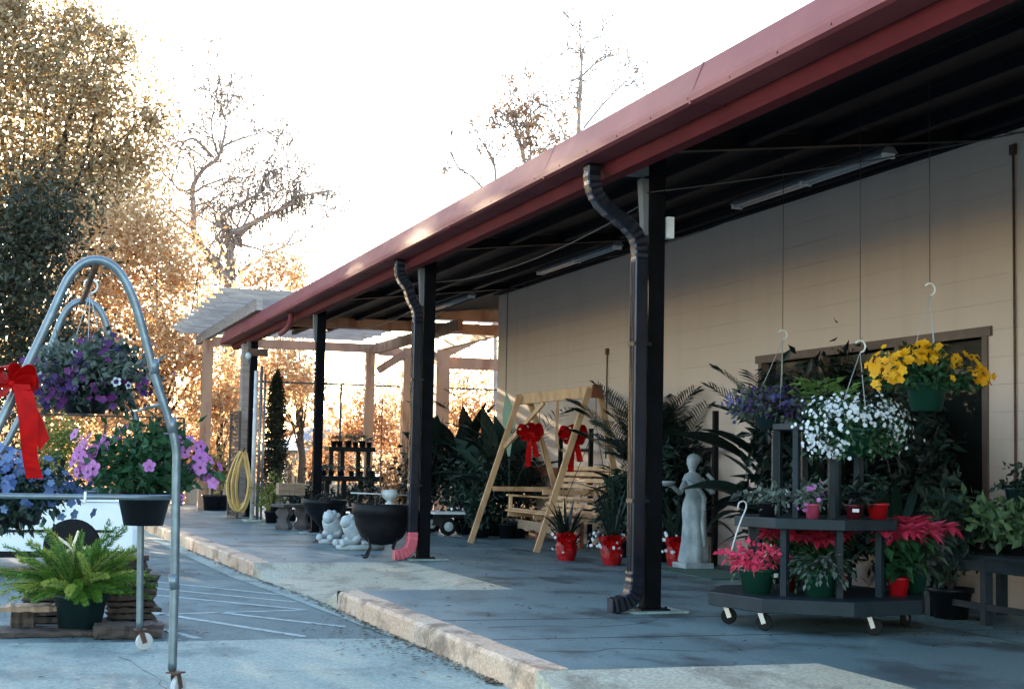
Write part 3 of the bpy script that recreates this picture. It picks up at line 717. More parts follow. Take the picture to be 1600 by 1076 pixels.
def cactus_leaves(t, c, R, n, m, L=.06, W=.03, h=.16):
    g = MB()
    for k in range(n):
        az = random.random()*6.28; el = random.uniform(.3, 1.35); p = V(*c); q = el
        for s_ in range(random.choice((3,4,5,6))):
            dr = V(cos(az)*cos(q), sin(az)*cos(q), sin(q)); g.leaf(p, dr, (random.gauss(0,.4), random.gauss(0,.4), 1), L, W); p = p+dr*L*.9; q -= random.uniform(.15, .5); az += random.uniform(-.2,.2)
    return g.build('foliage', m, t)
def at_deck(px, py, z): return P(px, py, z=z)
# pots on the deck
c = at_deck(1155, 926, .255); c = (5.45, 10.35, .255)
t = potplant('holiday_cactus', 'green pot of rose-red holiday cactus on the left end of the trolley deck', 'potted plant', c, .135, .19, 'potgreen')
cactus_leaves(t, (c[0], c[1], c[2]+.17), .2, 60, 'l_mid', .05, .025)
p, v = shell((c[0]-.01, c[1], c[2]+.27), (.24,.24,.12), 330, .5, -.5, 22); MB().leaves(p, .06, .03, .3, v).build('flowers', 'f_rose', t)
MB().box((c[0]+.09, c[1]-.14, .40), (.04, .004, .03), rz=.3).build('plant_label', 'label', t)
c = (5.80, 10.02, .255)
t = potplant('holiday_cactus', 'green pot of leafy holiday cactus without blooms on the trolley deck', 'potted plant', c, .135, .18, 'potgreen')
cactus_leaves(t, (c[0], c[1], c[2]+.16), .25, 150, 'l_grey', .06, .03); cactus_leaves(t, (c[0], c[1], c[2]+.16), .25, 70, 'l_mid', .055, .028)
def poinsettia(label, c, pr, ph, potmat, H, heads, lm='l_mid', fm='f_red', group='poinsettias on the trolley', pl=.13, spread=.16):
    t = potplant('poinsettia', label, 'poinsettia', c, pr, ph, potmat, group)
    g = MB(); gf = MB(); gs = MB()
    for k in range(heads):
        a = 6.28*k/heads+.4; rr = spread*(.35+.65*random.random()) if heads > 1 else 0
        tp = V(c[0]+rr*cos(a), c[1]+rr*sin(a), c[2]+H*random.uniform(.88, 1.05)); gs.tube([(c[0], c[1], c[2]+ph*.9), V(c[0]+rr*cos(a)*.5, c[1]+rr*sin(a)*.5, c[2]+H*.6), tp], .004, 5)
        for j in range(18):
            an = random.random()*6.28; el = random.uniform(-.8, .6); gf.leaf(tp, (cos(an), sin(an), el), (0,0,1), pl*random.uniform(.7, 1.15), pl*.5, .12)
        for j in range(12):
            z = random.uniform(.35, .92); an = random.random()*6.28; g.leaf(V(c[0]+rr*cos(a)*z, c[1]+rr*sin(a)*z, c[2]+H*z), (cos(an), sin(an), random.uniform(-.8,.1)), (0,0,1), pl*random.uniform(.8,1.2), pl*.55, .15)
    gs.build('stem', 'l_mid', t); g.build('foliage', lm, t); gf.build('bracts', fm, t); return t
poinsettia('red pot of poinsettia standing on the right of the trolley deck', (6.50, 10.05, .255), .085, .14, 'potred', .50, 10, 'l_mid', spread=.24, pl=.15)
poinsettia('tall trailing poinsettia in a green pot on the right edge of the trolley deck', (6.83, 10.30, .255), .08, .16, 'potgreen', .53, 10, 'l_grey', spread=.24, pl=.15)
poinsettia('poinsettia with pink bracts glimpsed left of centre behind the trolley uprights', (5.83, 10.55, .255), .08, .13, 'potdkred', .47, 7, fm='f_red', spread=.17)
poinsettia('poinsettia in the middle of the trolley deck behind the uprights', (6.08, 10.5, .255), .08, .13, 'potdkred', .46, 7, spread=.17)
poinsettia('poinsettia at the back of the trolley deck, right of its centre', (6.33, 10.66, .255), .08, .13, 'potred', .52, 7, spread=.17)
# pots on the middle shelf
def shelfpot(label, c, pr, ph, potmat, lm, R, n, lsz, fm=None, nf=0, fs=.018, lab=False):
    t = potplant('potted_plant', label, 'potted plant', c, pr, ph, potmat, 'potted plants on the trolley shelf')
    p, v = shell((c[0], c[1], c[2]+ph+R*.45), (R, R, R*.75), n, .3, -.8, 14); MB().leaves(p, lsz, lsz*.55, .2, v).build('foliage', lm, t)
    if fm:
        p, v = shell((c[0], c[1]-.02, c[2]+ph+R*.3), (R, R, R*.8), nf, .8, -.8, 12); flowers('flowers', t, p, v+np.array([-.2,-.5,0]), fs, fm)
    if lab: MB().box((c[0]-.03, c[1]-pr-.006, c[2]+ph*.6), (.05, .004, .025), rz=-.3).build('plant_label', 'label', t)
    return t
Z = .835
shelfpot('grey-leaved trailing plant at the left end of the trolley shelf', (5.54, 10.35, Z), .08, .11, 'potblack', 'l_grey', .13, 130, .06)
shelfpot('pink-flowered plant in a pink pot on the trolley shelf', (5.74, 10.02, Z), .06, .11, 'potpink', 'l_grey', .13, 110, .05, 'f_pink', 26, .02)
shelfpot('plant in a dark red pot with a white label on the trolley shelf', (6.07, 9.98, Z), .068, .11, 'potdkred', 'l_dark', .13, 110, .06, lab=True)
t = potplant('potted_plant', 'small dark seedling in a bright red pot on the trolley shelf', 'potted plant', (6.30, 10.02, Z), .082, .12, 'potred', 'potted plants on the trolley shelf')
g = MB()
for k in range(7): blade(g, (6.30, 10.02, Z+.1), k*.9, 1.1, .17, .03, .5)
p, v = shell((6.30, 10.02, Z+.27), (.08,.08,.07), 50, .3, -1, 6); g.leaves(p, .05, .03); g.build('foliage', 'l_teal', t)
shelfpot('bushy plant in a black pot at the back of the trolley shelf', (5.95, 10.6, Z), .08, .12, 'potblack', 'l_grey', .15, 120, .06, 'f_white', 10, .016)
# flamingo-shaped wire plant hook
g = MB(); fp = [P(a, b, Y=10.05) for a, b in ((1143,860),(1150,835),(1158,812),(1166,792),(1163,783),(1155,785),(1153,794))]; g.tube(smooth_pts([Vector(p) for p in fp], 5), .006, 6)
tag(g.build('wire_crook', 'whitepipe'), 'pale curved wire crook stuck in the pot at the left end of the trolley', 'plant crook')
# ================================================================== HANGING BASKETS BY THE TROLLEY
def hangpt(px, py, y): return P(px, py, Y=y)
c = hangpt(1447, 598, 9.6); h = hangpt(1453, 452, 9.6)
basket('hanging basket overflowing with yellow flowers in a green pot', c, .155, .21, (.40,.34,.21), 'l_mid', 'f_yellow', 1500, 300, .055, .033, hook=h, wire_top=(h[0], h[1], rz(h[0])-.0), fz=-.45, ffilt=lambda a: a[2] > .32 or abs(a[0]-a[1]*.3) > .74, low=-.4, rc=(.03,0,.05), eye='f_yellow')
c = hangpt(1338, 668, 10.0); h = hangpt(1344, 541, 10.0)
basket('hanging basket of small white flowers in a green pot above the trolley', c, .16, .21, (.40,.34,.25), 'l_mid', 'f_white', 1700, 640, .045, .0155, hook=h, wire_top=(h[0], h[1], rz(h[0])), fz=-.85, ffilt=lambda a: a[2] > .05 or abs(a[0]) > .42, low=-.9, clump=40, rc=(0,0,-.01))
c = hangpt(1205, 640, 12.2); h = hangpt(1223, 523, 12.2)
basket('hanging basket of small violet-blue flowers, leftmost by the trolley', c, .17, .17, (.33,.3,.18), 'l_grey', 'f_lilac', 1300, 110, .055, .022, 'potteal', hook=h, wire_top=(h[0], h[1], rz(h[0])), fz=-.5, low=-.6, petal2='f_purple')
c = hangpt(1285, 618, 12.0)
t = thing('lime_pothos', 'plant of broad lime-green leaves on a tall stand behind the white hanging basket', 'potted plant', (c[0], c[1], 0))
pot_mb((c[0], c[1], c[2]-.2), .14, .1, .18).build('pot', 'potteal', t)
MB().lathe((c[0], c[1], 0), [(.16, .004), (.16, .03), (.03, .05), (.025, c[2]-.24), (.1, c[2]-.21), (.1, c[2]-.2)], 16).build('stand', 'iron', t)
g = MB()
for k in range(70):
    an = random.random()*6.28; el = random.uniform(-.5, 1.1); rr = random.uniform(.03,.2); b = V(c[0]+rr*cos(an)*1.3, c[1]+rr*sin(an), c[2]+random.uniform(-.05, .13)); g.leaf(b, (cos(an), sin(an)-.2, el), (0,-.5,1), random.uniform(.09,.15), random.uniform(.06,.09), .15)
g.build('foliage', 'l_lime', t)
# ================================================================== DARK TROPICALS IN FRONT OF THE WINDOW
def bush(name, label, cat, c, R, H, n, lsz, lm, potr=.17, poth=.26, potmat='potblack', group=None, stems=5, wfac=.5, clump=22, low=-1.2):
    t = thing(name, label, cat, (c[0], c[1], c[2] if len(c) > 2 else 0), group); z0 = c[2] if len(c) > 2 else 0
    pot_mb((c[0], c[1], z0+.002), potr, potr*.75, poth).build('pot', potmat, t)
    g = MB()
    for k in range(stems):
        a = random.random()*6.28; g.tube([(c[0], c[1], z0+poth*.8), (c[0]+R*.25*cos(a), c[1]+R*.25*sin(a), z0+poth+(H-poth)*.5), (c[0]+R*.6*cos(a), c[1]+R*.6*sin(a), z0+H*.92)], [.014, .01, .005], 6)
    g.build('stem', 'barkdark', t)
    p, v = shell((c[0], c[1], z0+poth+(H-poth)*.52), (R, R, (H-poth)*.55), n, .15, low, clump); MB().leaves(p, lsz, lsz*wfac, .5, v*.5).build('foliage', lm, t)
    return t
def tropical(label, c, H, nb, L, W, lm, trunk=.3, potr=.17, poth=.25, potmat='potblack', cat='tropical plant', group='tropical plants along the wall', bend=1.1, el=(.7,1.45), azr=(0,6.28), name='tropical_plant'):
    t = thing(name, label, cat, (c[0], c[1], 0), group)
    pot_mb((c[0], c[1], .002), potr, potr*.75, poth).build('pot', potmat, t)
    g = MB(); top = V(c[0], c[1], max(trunk, poth)+.02); g.tube([(c[0], c[1], poth*.8), top], [.03, .022], 8); g.build('stem', 'barkdark', t)
    g = MB()
    for k in range(nb):
        az = random.uniform(*azr); e = random.uniform(*el); zz = random.uniform(poth*.9, top.z)
        b = V(c[0], c[1], zz); g.tube([b, b+V(cos(az)*cos(e), sin(az)*cos(e), sin(e))*L*.22], .006, 5)
        blade(g, b+V(cos(az)*cos(e), sin(az)*cos(e), sin(e))*L*.2, az, e, L*random.uniform(.7, 1.15)*(H/(L+trunk)), W*random.uniform(.75, 1.2), bend*random.uniform(.5, 1.3), twist=random.uniform(-.8,.8))
    g.build('foliage', lm, t); return t
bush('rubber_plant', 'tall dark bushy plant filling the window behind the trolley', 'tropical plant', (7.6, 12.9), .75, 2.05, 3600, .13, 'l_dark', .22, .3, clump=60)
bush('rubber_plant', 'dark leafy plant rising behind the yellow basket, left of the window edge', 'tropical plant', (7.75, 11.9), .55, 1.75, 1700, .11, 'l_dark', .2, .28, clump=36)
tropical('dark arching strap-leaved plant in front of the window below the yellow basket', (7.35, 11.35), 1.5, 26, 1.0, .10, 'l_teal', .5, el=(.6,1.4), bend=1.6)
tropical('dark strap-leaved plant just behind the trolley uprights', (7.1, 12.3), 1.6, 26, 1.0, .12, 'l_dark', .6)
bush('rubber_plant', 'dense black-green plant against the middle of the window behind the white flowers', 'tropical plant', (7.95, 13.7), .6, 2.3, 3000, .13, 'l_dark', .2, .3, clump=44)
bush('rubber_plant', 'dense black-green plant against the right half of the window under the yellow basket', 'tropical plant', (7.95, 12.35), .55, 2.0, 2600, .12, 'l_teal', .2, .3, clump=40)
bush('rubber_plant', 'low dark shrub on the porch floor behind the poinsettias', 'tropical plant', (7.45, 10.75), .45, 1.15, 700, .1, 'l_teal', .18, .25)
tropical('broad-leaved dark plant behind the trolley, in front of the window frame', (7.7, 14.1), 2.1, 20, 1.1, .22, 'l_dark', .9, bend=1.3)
# ================================================================== RIGHT-HAND DISPLAY TABLE
t = thing('display_table', 'low dark slatted display table at the right edge of the porch', 'display table', (7.75, 10.2, 0))
g = MB()
for k in range(6): g.bb(7.35+k*.14, 7.46+k*.14, 9.3, 11.05, .52, .55)
g.build('tabletop', 'trolley', t)
for x, y in ((7.4,9.4),(7.4,10.95),(8.1,9.4),(8.1,10.95),(7.4,10.2)): MB().bb(x-.035, x+.035, y-.035, y+.035, .002, .52).build('leg', 'trolley', t)
g = MB(); g.bb(7.37, 7.40, 9.3, 11.05, .42, .52); g.bb(7.37, 7.40, 9.3, 11.05, .12, .17); g.build('rail', 'trolley', t)
for k, (x, y) in enumerate(((7.6,10.75),(7.72,10.2),(7.9,10.55))):
    c = (x, y, .55); tt = thing('leafy_plant', ['bushy green-leaved plant at the left end of the display table', 'bushy green-leaved plant at the front right of the display table', 'bushy green-leaved plant at the back of the display table against the wall'][k], 'potted plant', c, 'bushy plants on the display table')
    pot_mb(c, .13, .1, .13).build('pot', 'potblack', tt)
    p, v = shell((x, y, .78), (.33,.33,.17), 420, .4, -.7, 24); MB().leaves(p, .085, .055, .2, v).build('foliage', 'l_table' if k != 2 else 'l_mid', tt)
t = thing('wall_shelf', 'dark wooden shelf holding a blue pot at the right edge of the wall', 'shelf', (8.3, 10.6, 0))
MB().bb(8.1, 8.49, 10.0, 11.3, .87, .92).build('board', 'trolley', t)
for y in (10.1, 11.2): MB().bb(8.12, 8.17, y-.03, y+.03, .002, .87).build('leg', 'trolley', t)
c = (8.28, 10.95, .92); t = potplant('potted_plant', 'round-leaved plant in a dark blue pot on the wall shelf', 'potted plant', c, .12, .16, 'potteal')
p, v = shell((c[0], c[1], c[2]+.22), (.19,.19,.14), 200, .4, -.7, 14); MB().leaves(p, .06, .05, .2, v).build('foliage', 'l_teal', t)
# ================================================================== PALMS
def palm(label, c, H, nf, L, azs=None, el=(.5,1.35), potmat='potblack', ll=.34, nl=24, trunk=.45, lm='l_palm', lw=.022, bend=1.0):
    t = thing('palm', label, 'palm', (c[0], c[1], 0), 'potted palms along the wall')
    pot_mb((c[0], c[1], .002), .2, .15, .28).build('pot', potmat, t)
    g = MB()
    for k in range(3): g.tube([(c[0]+.05*cos(2*k), c[1]+.05*sin(2*k), .24), (c[0]+.07*cos(2*k), c[1]+.07*sin(2*k), trunk)], [.03, .02], 8)
    g.build('trunk', 'barkdark', t)
    g = MB()
    for k in range(nf):
        az = azs[k][0] if azs and k < len(azs) else random.random()*6.28; e = azs[k][1] if azs and k < len(azs) else random.uniform(*el)
        l2 = azs[k][2] if azs and k < len(azs) else L*random.uniform(.75, 1.1)
        frond(g, (c[0]+random.uniform(-.05,.05), c[1]+random.uniform(-.05,.05), trunk), az, e, l2, nl, ll, lw, bend*random.uniform(.7,1.3))
    g.build('fronds', lm, t); return t
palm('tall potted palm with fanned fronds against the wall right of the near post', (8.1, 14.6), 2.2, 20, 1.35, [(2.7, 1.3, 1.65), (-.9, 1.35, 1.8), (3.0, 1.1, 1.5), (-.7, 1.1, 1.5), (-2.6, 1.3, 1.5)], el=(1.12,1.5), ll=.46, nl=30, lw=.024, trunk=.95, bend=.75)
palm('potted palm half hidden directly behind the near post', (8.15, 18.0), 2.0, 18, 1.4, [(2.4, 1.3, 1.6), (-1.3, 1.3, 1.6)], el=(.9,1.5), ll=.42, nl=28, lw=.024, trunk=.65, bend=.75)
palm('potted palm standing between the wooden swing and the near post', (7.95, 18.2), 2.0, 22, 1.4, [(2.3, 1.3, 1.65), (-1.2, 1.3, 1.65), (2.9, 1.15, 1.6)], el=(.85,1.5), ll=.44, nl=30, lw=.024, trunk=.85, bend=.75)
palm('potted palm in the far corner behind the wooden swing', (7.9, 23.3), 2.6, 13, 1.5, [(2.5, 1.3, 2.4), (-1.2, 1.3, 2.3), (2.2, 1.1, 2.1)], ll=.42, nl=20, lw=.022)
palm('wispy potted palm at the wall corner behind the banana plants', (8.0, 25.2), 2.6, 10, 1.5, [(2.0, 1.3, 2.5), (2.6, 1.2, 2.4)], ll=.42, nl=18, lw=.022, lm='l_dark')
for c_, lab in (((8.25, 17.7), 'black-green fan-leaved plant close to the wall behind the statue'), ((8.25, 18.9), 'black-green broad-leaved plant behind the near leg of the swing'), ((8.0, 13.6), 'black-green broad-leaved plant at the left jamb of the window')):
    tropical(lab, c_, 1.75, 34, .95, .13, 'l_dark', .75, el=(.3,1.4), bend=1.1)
# trellis stakes seen against the wall
for x, px, label, zt in ((8.3, 1049, 'black wooden stake frame against the wall right of the near post', 1.9), (8.3, 876, 'black wooden stake frame against the wall beside the swing', 1.75)):
    y = P(px, 700, X=x)[1]; t = thing('stake_frame', label, 'trellis', (x, y, 0), 'stake frames against the wall')
    for q in (0, -1.3): MB().bb(x-.03, x+.03, y+q-.03, y+q+.03, .002, zt).build('stake', 'dark', t)
    g = MB(); g.bb(x-.02, x+.02, y-1.27, y-.03, 1.4, 1.45); g.bb(x-.02, x+.02, y-1.27, y-.03, .35, .40); g.build('crossbar', 'dark', t)
# ================================================================== STATUE OF A DRAPED WOMAN
def statue():
    c = P(1083, 868, X=7.80); x, y = c[0], c[1]; s = 1.27/1.27
    t = thing('garden_statue', 'pale cast statue of a draped woman holding out a bowl, beside the near post', 'statue', (x, y, 0))
    g = MB(); g.bb(x-.17, x+.17, y-.17, y+.17, .002, .07); g.build('plinth', 'statue', t, bevel=.01)
    g = MB(); prof = [(.15,.07), (.165,.10), (.14,.3), (.125,.5), (.13,.65), (.12,.74), (.085,.82), (.10,.92), (.115,.99), (.09,1.05), (.04,1.075), (.035,1.10), (.05,1.12), (.068,1.17), (.07,1.21), (.055,1.255), (.02,1.275), (.001,1.277)]
    n = 30; vs = []; fs = []
    for r, z in prof:
        for k in range(n):
            a = 2*pi*k/n; fold = 1+(.09*sin(a*7+z*3) if z < .72 else .02*sin(a*5)); 
            ex, ey = (1.0, .72) if .7 < z < 1.06 else (1, .9)
            if z > 1.1: ex, ey = .85, 1
            vs.append((x+r*cos(a)*fold*ex+.02*sin(z*4), y+r*sin(a)*fold*ey, z))
    for i in range(len(prof)-1):
        for k in range(n): fs.append((i*n+k, i*n+(k+1) % n, (i+1)*n+(k+1) % n, (i+1)*n+k))
    g.add(vs, fs, True)
    # near arm reaches out to the left with the bowl, the other bends up to the shoulder
    g.tube([(x-.08, y, 1.0), (x-.15, y-.03, .90), (x-.19, y-.06, .84)], [.036, .032, .026], 10); g.tube([(x-.19, y-.06, .84), (x-.27, y-.08, .90), (x-.31, y-.08, .93)], [.027, .022, .018], 10)
    g.tube([(x+.08, y, 1.0), (x+.18, y-.03, .88), (x+.20, y-.05, .84)], [.036, .032, .028], 10); g.tube([(x+.20, y-.05, .84), (x+.20, y-.05, 1.0), (x+.14, y-.04, 1.06)], [.028, .023, .02], 10)
    g.tube([(x-.1, y-.05, .98), (x, y-.1, .9), (x+.09, y-.07, .8), (x+.05, y-.13, .5), (x+.07, y-.14, .25)], [.02, .028, .03, .026, .02], 8)
    for q, dx, dz in ((1, -.05, .012), (2, -.055, 0), (3, -.05, -.012), (4, -.04, -.024)): g.tube([(x-.31, y-.08-.008*q, .935), (x-.31+dx, y-.08-.012*q, .93+dz)], .006, 6)
    g.tube([(x-.31, y-.08, .935), (x-.34, y-.11, .955)], .006, 6)
    g.build('figure', 'statue', t)
    g = MB(); g.blob((x, y+.012, 1.215), (.072, .078, .072), 14); g.blob((x, y+.085, 1.19), (.035,.035,.035), 10); g.build('hair', 'statue', t)
    g = MB(); g.lathe((x-.36, y-.09, .915), [(.03,0), (.085,.03), (.10,.06), (.09,.06), (.02,.03)], 18); g.build('bowl', 'statue', t)
    t.scale = (1.1, 1.1, 1.06)
statue()
# ================================================================== GIFT-WRAPPED POTS
def giftpot(label, px, py, spikes, L, lm, el, W, kind):
    c = P(px, py, z=0); c = (c[0], c[1]+.12, 0)
    t = thing('gift_plant', label, 'potted plant', c, 'red-wrapped plants on the porch floor')
    g = MB(); n = 28; vs = []; prof = [(.12, .003), (.155, .1), (.165, .2), (.14, .25), (.17, .30), (.20, .36)]
    for i, (r, z) in enumerate(prof):
        for k in range(n):
            a = 2*pi*k/n; q = 1+(.02+.03*i/5)*sin(a*9+i)+(.05*sin(a*5) if i > 3 else 0); vs.append((c[0]+r*q*cos(a), c[1]+r*q*sin(a), z+(.03*sin(a*6) if i == 5 else 0)))
    fs = [(i*n+k, i*n+(k+1) % n, (i+1)*n+(k+1) % n, (i+1)*n+k) for i in range(5) for k in range(n)]+[tuple(range(n))[::-1]]
    g.add(vs, fs, False); g.build('foil_wrap', 'foil', t)
    MB().lathe((c[0], c[1], .22), [(.001,.003), (.13,0)], 14, cap=False).build('soil', 'soil', t)
    g = MB(); bow(g, (c[0]-.07, c[1]-.19, .30), .13, (-.35,-1,.1), .22); g.build('bow', 'red', t)
    g = MB()
    for k in range(spikes):
        az = random.random()*6.28; blade(g, (c[0]+.03*cos(az), c[1]+.03*sin(az), .25), az, random.uniform(*el), L*random.uniform(.7,1.1), W, random.uniform(.1,.7), ends=.5)
    g.build('foliage', lm, t)
    p, v = shell((c[0], c[1], .35), (.33,.33,.2), 70, .4, -.9, 18); MB().leaves(p, .05, .035, .2, v).build('filler_foliage', 'l_dark', t)
    p, v = shell((c[0], c[1]-.03, .30), (.33,.33,.2), 26, .85, -.9, 12); flowers('filler_flowers', t, p, v+np.array([-.3,-.8,0]), .024, 'f_white', 5)
    t.scale = (.84, .84, .92 if kind else .9)
    return t
giftpot('red foil pot with a bow and dark spiky cordyline, beside the swing', 890, 876, 26, .62, 'l_dark', (.8,1.45), .045, 0)
giftpot('red foil pot with a bow and tall grassy yucca, just left of the near post', 962, 883, 40, .95, 'l_palm', (1.0,1.5), .022, 1)
giftpot('red foil pot with a bow and upright agave, just right of the near post', 1064, 885, 22, .85, 'l_palm', (.7,1.45), .05, 2)
# ================================================================== WOODEN SWING
S = thing('porch_swing', 'light pine A-frame swing with slatted hanging bench under the porch', 'porch swing', (7.5, 20.6, 0))
BX, BZ, YN, YF = 7.55, 2.2, 18.95, 22.3
g = MB(); g.bar((BX, YN, BZ), (BX, YF, BZ), .06, .16); g.build('top_beam', 'pine', S, bevel=.006)
g = MB(); g.add([(BX-.09,YN-.012,BZ-.09), (BX+.09,YN-.012,BZ-.09), (BX+.06,YN-.012,BZ+.09), (BX-.06,YN-.012,BZ+.09), (BX-.09,YN+.03,BZ-.09), (BX+.09,YN+.03,BZ-.09), (BX+.06,YN+.03,BZ+.09), (BX-.06,YN+.03,BZ+.09)],
  [(0,1,2,3), (7,6,5,4), (0,4,5,1), (1,5,6,2), (2,6,7,3), (3,7,4,0)]); g.build('end_cap', 'redwood', S)
for fy, ty in ((19.55, 19.05), (21.8, 22.0)):
    for fx, tx in ((6.67 if fy > 20 else 6.93, BX-.07), (8.3, BX+.07)):
        MB().bar((fx, fy, .0), (tx, ty, BZ+.05), .085, .045, up=(0,1,0)).build('leg', 'pine', S, bevel=.004)
    MB().bar((7.02, fy+.04, .82), (8.06, fy+.04, .82), .03, .07).build('cross_brace', 'pine', S)
MB().bar((BX-.35, 21.84, 1.45), (BX-.03, 21.0, BZ-.09), .04, .06).build('corner_brace', 'pine', S)
MB().bar((BX-.35, 19.56, 1.45), (BX-.03, 20.4, BZ-.09), .04, .06).build('corner_brace', 'pine', S)
bn = MB(); by0, by1 = 18.95, 21.3
prof = [(7.08,.52), (7.16,.54), (7.24,.535), (7.32,.525), (7.40,.51), (7.48,.50), (7.56,.505), (7.64,.54), (7.69,.62), (7.74,.71), (7.79,.80), (7.84,.89), (7.89,.98), (7.94,1.07), (7.98,1.15)]
for i, (x, z) in enumerate(prof):
    a = prof[max(i-1,0)]; b = prof[min(i+1,len(prof)-1)]; an = atan2(b[1]-a[1], b[0]-a[0]); bn.box((x, (by0+by1)/2, z), (.062, by1-by0, .02), ry=-an)
bn.build('slats', 'pine', S)
g = MB()
for y in (by0+.05, (by0+by1)/2, by1-.05):
    g.bar((7.08, y, .46), (7.63, y, .44), .035, .06); g.bar((7.62, y, .42), (7.95, y, 1.08), .035, .05, up=(0,1,0))
g.build('bench_frame', 'pine', S)
for y in (by0+.03, by1-.03):
    g = MB(); g.bar((7.06, y, .74), (7.78, y, .70), .075, .028); g.bar((7.12, y, .46), (7.12, y, .73), .04, .05, up=(0,1,0)); g.build('armrest', 'pine', S)
g = MB()
for y in (by0+.03, by1-.03):
    for x, z in ((7.14,.75), (7.75,.80)): g.tube([(x, y, z), (BX, y, 1.75), (BX, y, BZ-.06)] , .005, 5)
g.build('chain', 'wire', S)
for (px, py, y), lab in (((829, 676, 21.2), 'large red ribbon bow tied to the far frame of the wooden swing'), ((896, 680, 19.3), 'large red ribbon bow tied to the near frame of the wooden swing')):
    p = P(px, py, Y=y); g = MB(); bow(g, p, .20, (-.35,-1,.05), .50); tag(g.build('red_bow', 'red'), lab, 'bow', 'red bows on the swing')
# bench behind the swing
t = thing('wooden_bench', 'reddish-brown wooden bench against the wall behind the swing', 'bench', (8.1, 22.3, 0))
g = MB(); n = 24; vs = []; 
for i in range(n+1):
    y = 20.4+3.9*i/n; zl = 1.0+.02*sin(i*1.9); vs += [(8.36,y,1.15), (8.40,y,1.15), (8.40,y,zl), (8.36,y,zl)]
g.add(vs, [(i*4+k, i*4+(k+1) % 4, i*4+4+(k+1) % 4, i*4+4+k) for i in range(n) for k in range(4)]+[(0,1,2,3), (n*4+3, n*4+2, n*4+1, n*4)]); g.build('top_rail', 'redwood', t)
g = MB(); g.bb(7.90, 8.34, 20.5, 24.2, .40, .44); g.build('seat', 'redwood', t)
vs = []; g = MB()
for i in range(n+1):
    y = 20.4+3.9*i/n; zl = .16+.02*sin(i*1.7); vs += [(7.86,y,.31), (7.895,y,.31), (7.895,y,zl), (7.86,y,zl)]
g.add(vs, [(i*4+k, i*4+(k+1) % 4, i*4+4+(k+1) % 4, i*4+4+k) for i in range(n) for k in range(4)]+[(0,1,2,3), (n*4+3, n*4+2, n*4+1, n*4)]); g.build('front_rail', 'palletlight', t, label='tan scalloped lower rail')
for y in (20.45, 22.3, 24.15):
    MB().bb(8.35, 8.41, y-.03, y+.03, .002, .99).build('leg', 'redwood', t); MB().bb(7.90, 7.96, y-.03, y+.03, .002, .40).build('leg', 'redwood', t)
# garden wagon
t = thing('garden_wagon', 'low garden wagon with black tyres and white hubs between the far post and the swing', 'wagon', (7.25, 24.5, 0))
MB().bb(6.72, 7.85, 24.0, 25.0, .345, .385).build('bed', 'white', t, bevel=.008)
g = MB(); g.bb(6.72, 7.85, 24.02, 24.06, .29, .345); g.bb(6.72, 7.85, 24.94, 24.98, .29, .345); g.tube([(6.95,24.05,.15), (6.95,24.95,.15)], .015, 8); g.tube([(7.55,24.05,.15), (7.55,24.95,.15)], .015, 8)
for x in (6.95, 7.55): g.bb(x-.03, x+.03, 24.2, 24.8, .15, .345)
g.build('chassis', 'iron', t)
for x in (6.95, 7.55):
    for y in (23.98, 25.02):
        g = MB(); n = 26; vs = []; prof = [(.55,-.5), (.8,-.55), (.96,-.35), (1,0), (.96,.35), (.8,.55), (.55,.5)]
        for q, h in prof:
            for k in range(n): a = 2*pi*k/n; vs.append((x+.148*q*cos(a), y+.075*h, .15+.148*q*sin(a)))
        g.add(vs, [(i*n+k, (i+1)*n+k, (i+1)*n+(k+1) % n, i*n+(k+1) % n) for i in range(6) for k in range(n)]+[tuple(range(n)), tuple(6*n+k for k in range(n))[::-1]]); wl = g.build('wheel', 'rubber', t)
        g = MB(); vs = []; 
        for q, h in ((.06,-.72), (.25,-.6), (.52,-.52), (.52,.52), (.25,.6), (.06,.72)):
            for k in range(n): a = 2*pi*k/n; vs.append((x+.148*q*cos(a), y+.075*h, .15+.148*q*sin(a)))
        g.add(vs, [(i*n+k, (i+1)*n+k, (i+1)*n+(k+1) % n, i*n+(k+1) % n) for i in range(5) for k in range(n)]+[tuple(range(n)), tuple(5*n+k for k in range(n))[::-1]]); g.build('hub', 'plaster', wl)
MB().tube(smooth_pts([(6.72,24.5,.3), (6.5,24.5,.45), (6.35,24.5,.85)], 4), .012, 8).build('handle', 'iron', t)
# banana-like plants
def banana(label, c, nb, L, W, lm, trunk, azs=None, bend=.7):
    return tropical(label, c, L+trunk, nb, L, W, lm, trunk, .2, .3, bend=bend, el=(.75,1.5), cat='banana plant', group='banana plants beyond the swing', name='banana_plant')
banana('dark broad-leaved banana plant just right of the far post', (7.1, 25.6), 13, 1.05, .36, 'l_dark', 1.0)
banana('dark broad-leaved banana plant in the middle of the far plant group', (7.6, 25.2), 17, 1.25, .34, 'l_dark', 1.15)
banana('blue-green banana plant left of the swing frame', (7.75, 24.1), 9, 1.1, .30, 'l_banana', .9)
banana('dark banana plant at the wall corner behind the swing', (8.1, 24.6), 11, 1.2, .32, 'l_teal', 1.2)
t = thing('banana_leaf_plant', 'tall pale green upright leaf rising beside the swing frame', 'banana plant', (7.72, 23.2, 0))
pot_mb((7.72, 23.2, .002), .15, .11, .24).build('pot', 'potblack', t)
g = MB(); pts = smooth_pts([(7.72, 23.2, .2), (7.74, 23.2, .8), (7.73, 23.2, 1.3)], 5); g.tube(pts, .018, 8); g.build('stem', 'l_teal', t)
g = MB(); blade(g, (7.73, 23.2, 1.32), 2.8, 1.56, 1.05, .23, .12, cup=.15, twist=1.3); g.build('foliage', 'l_pale', t)
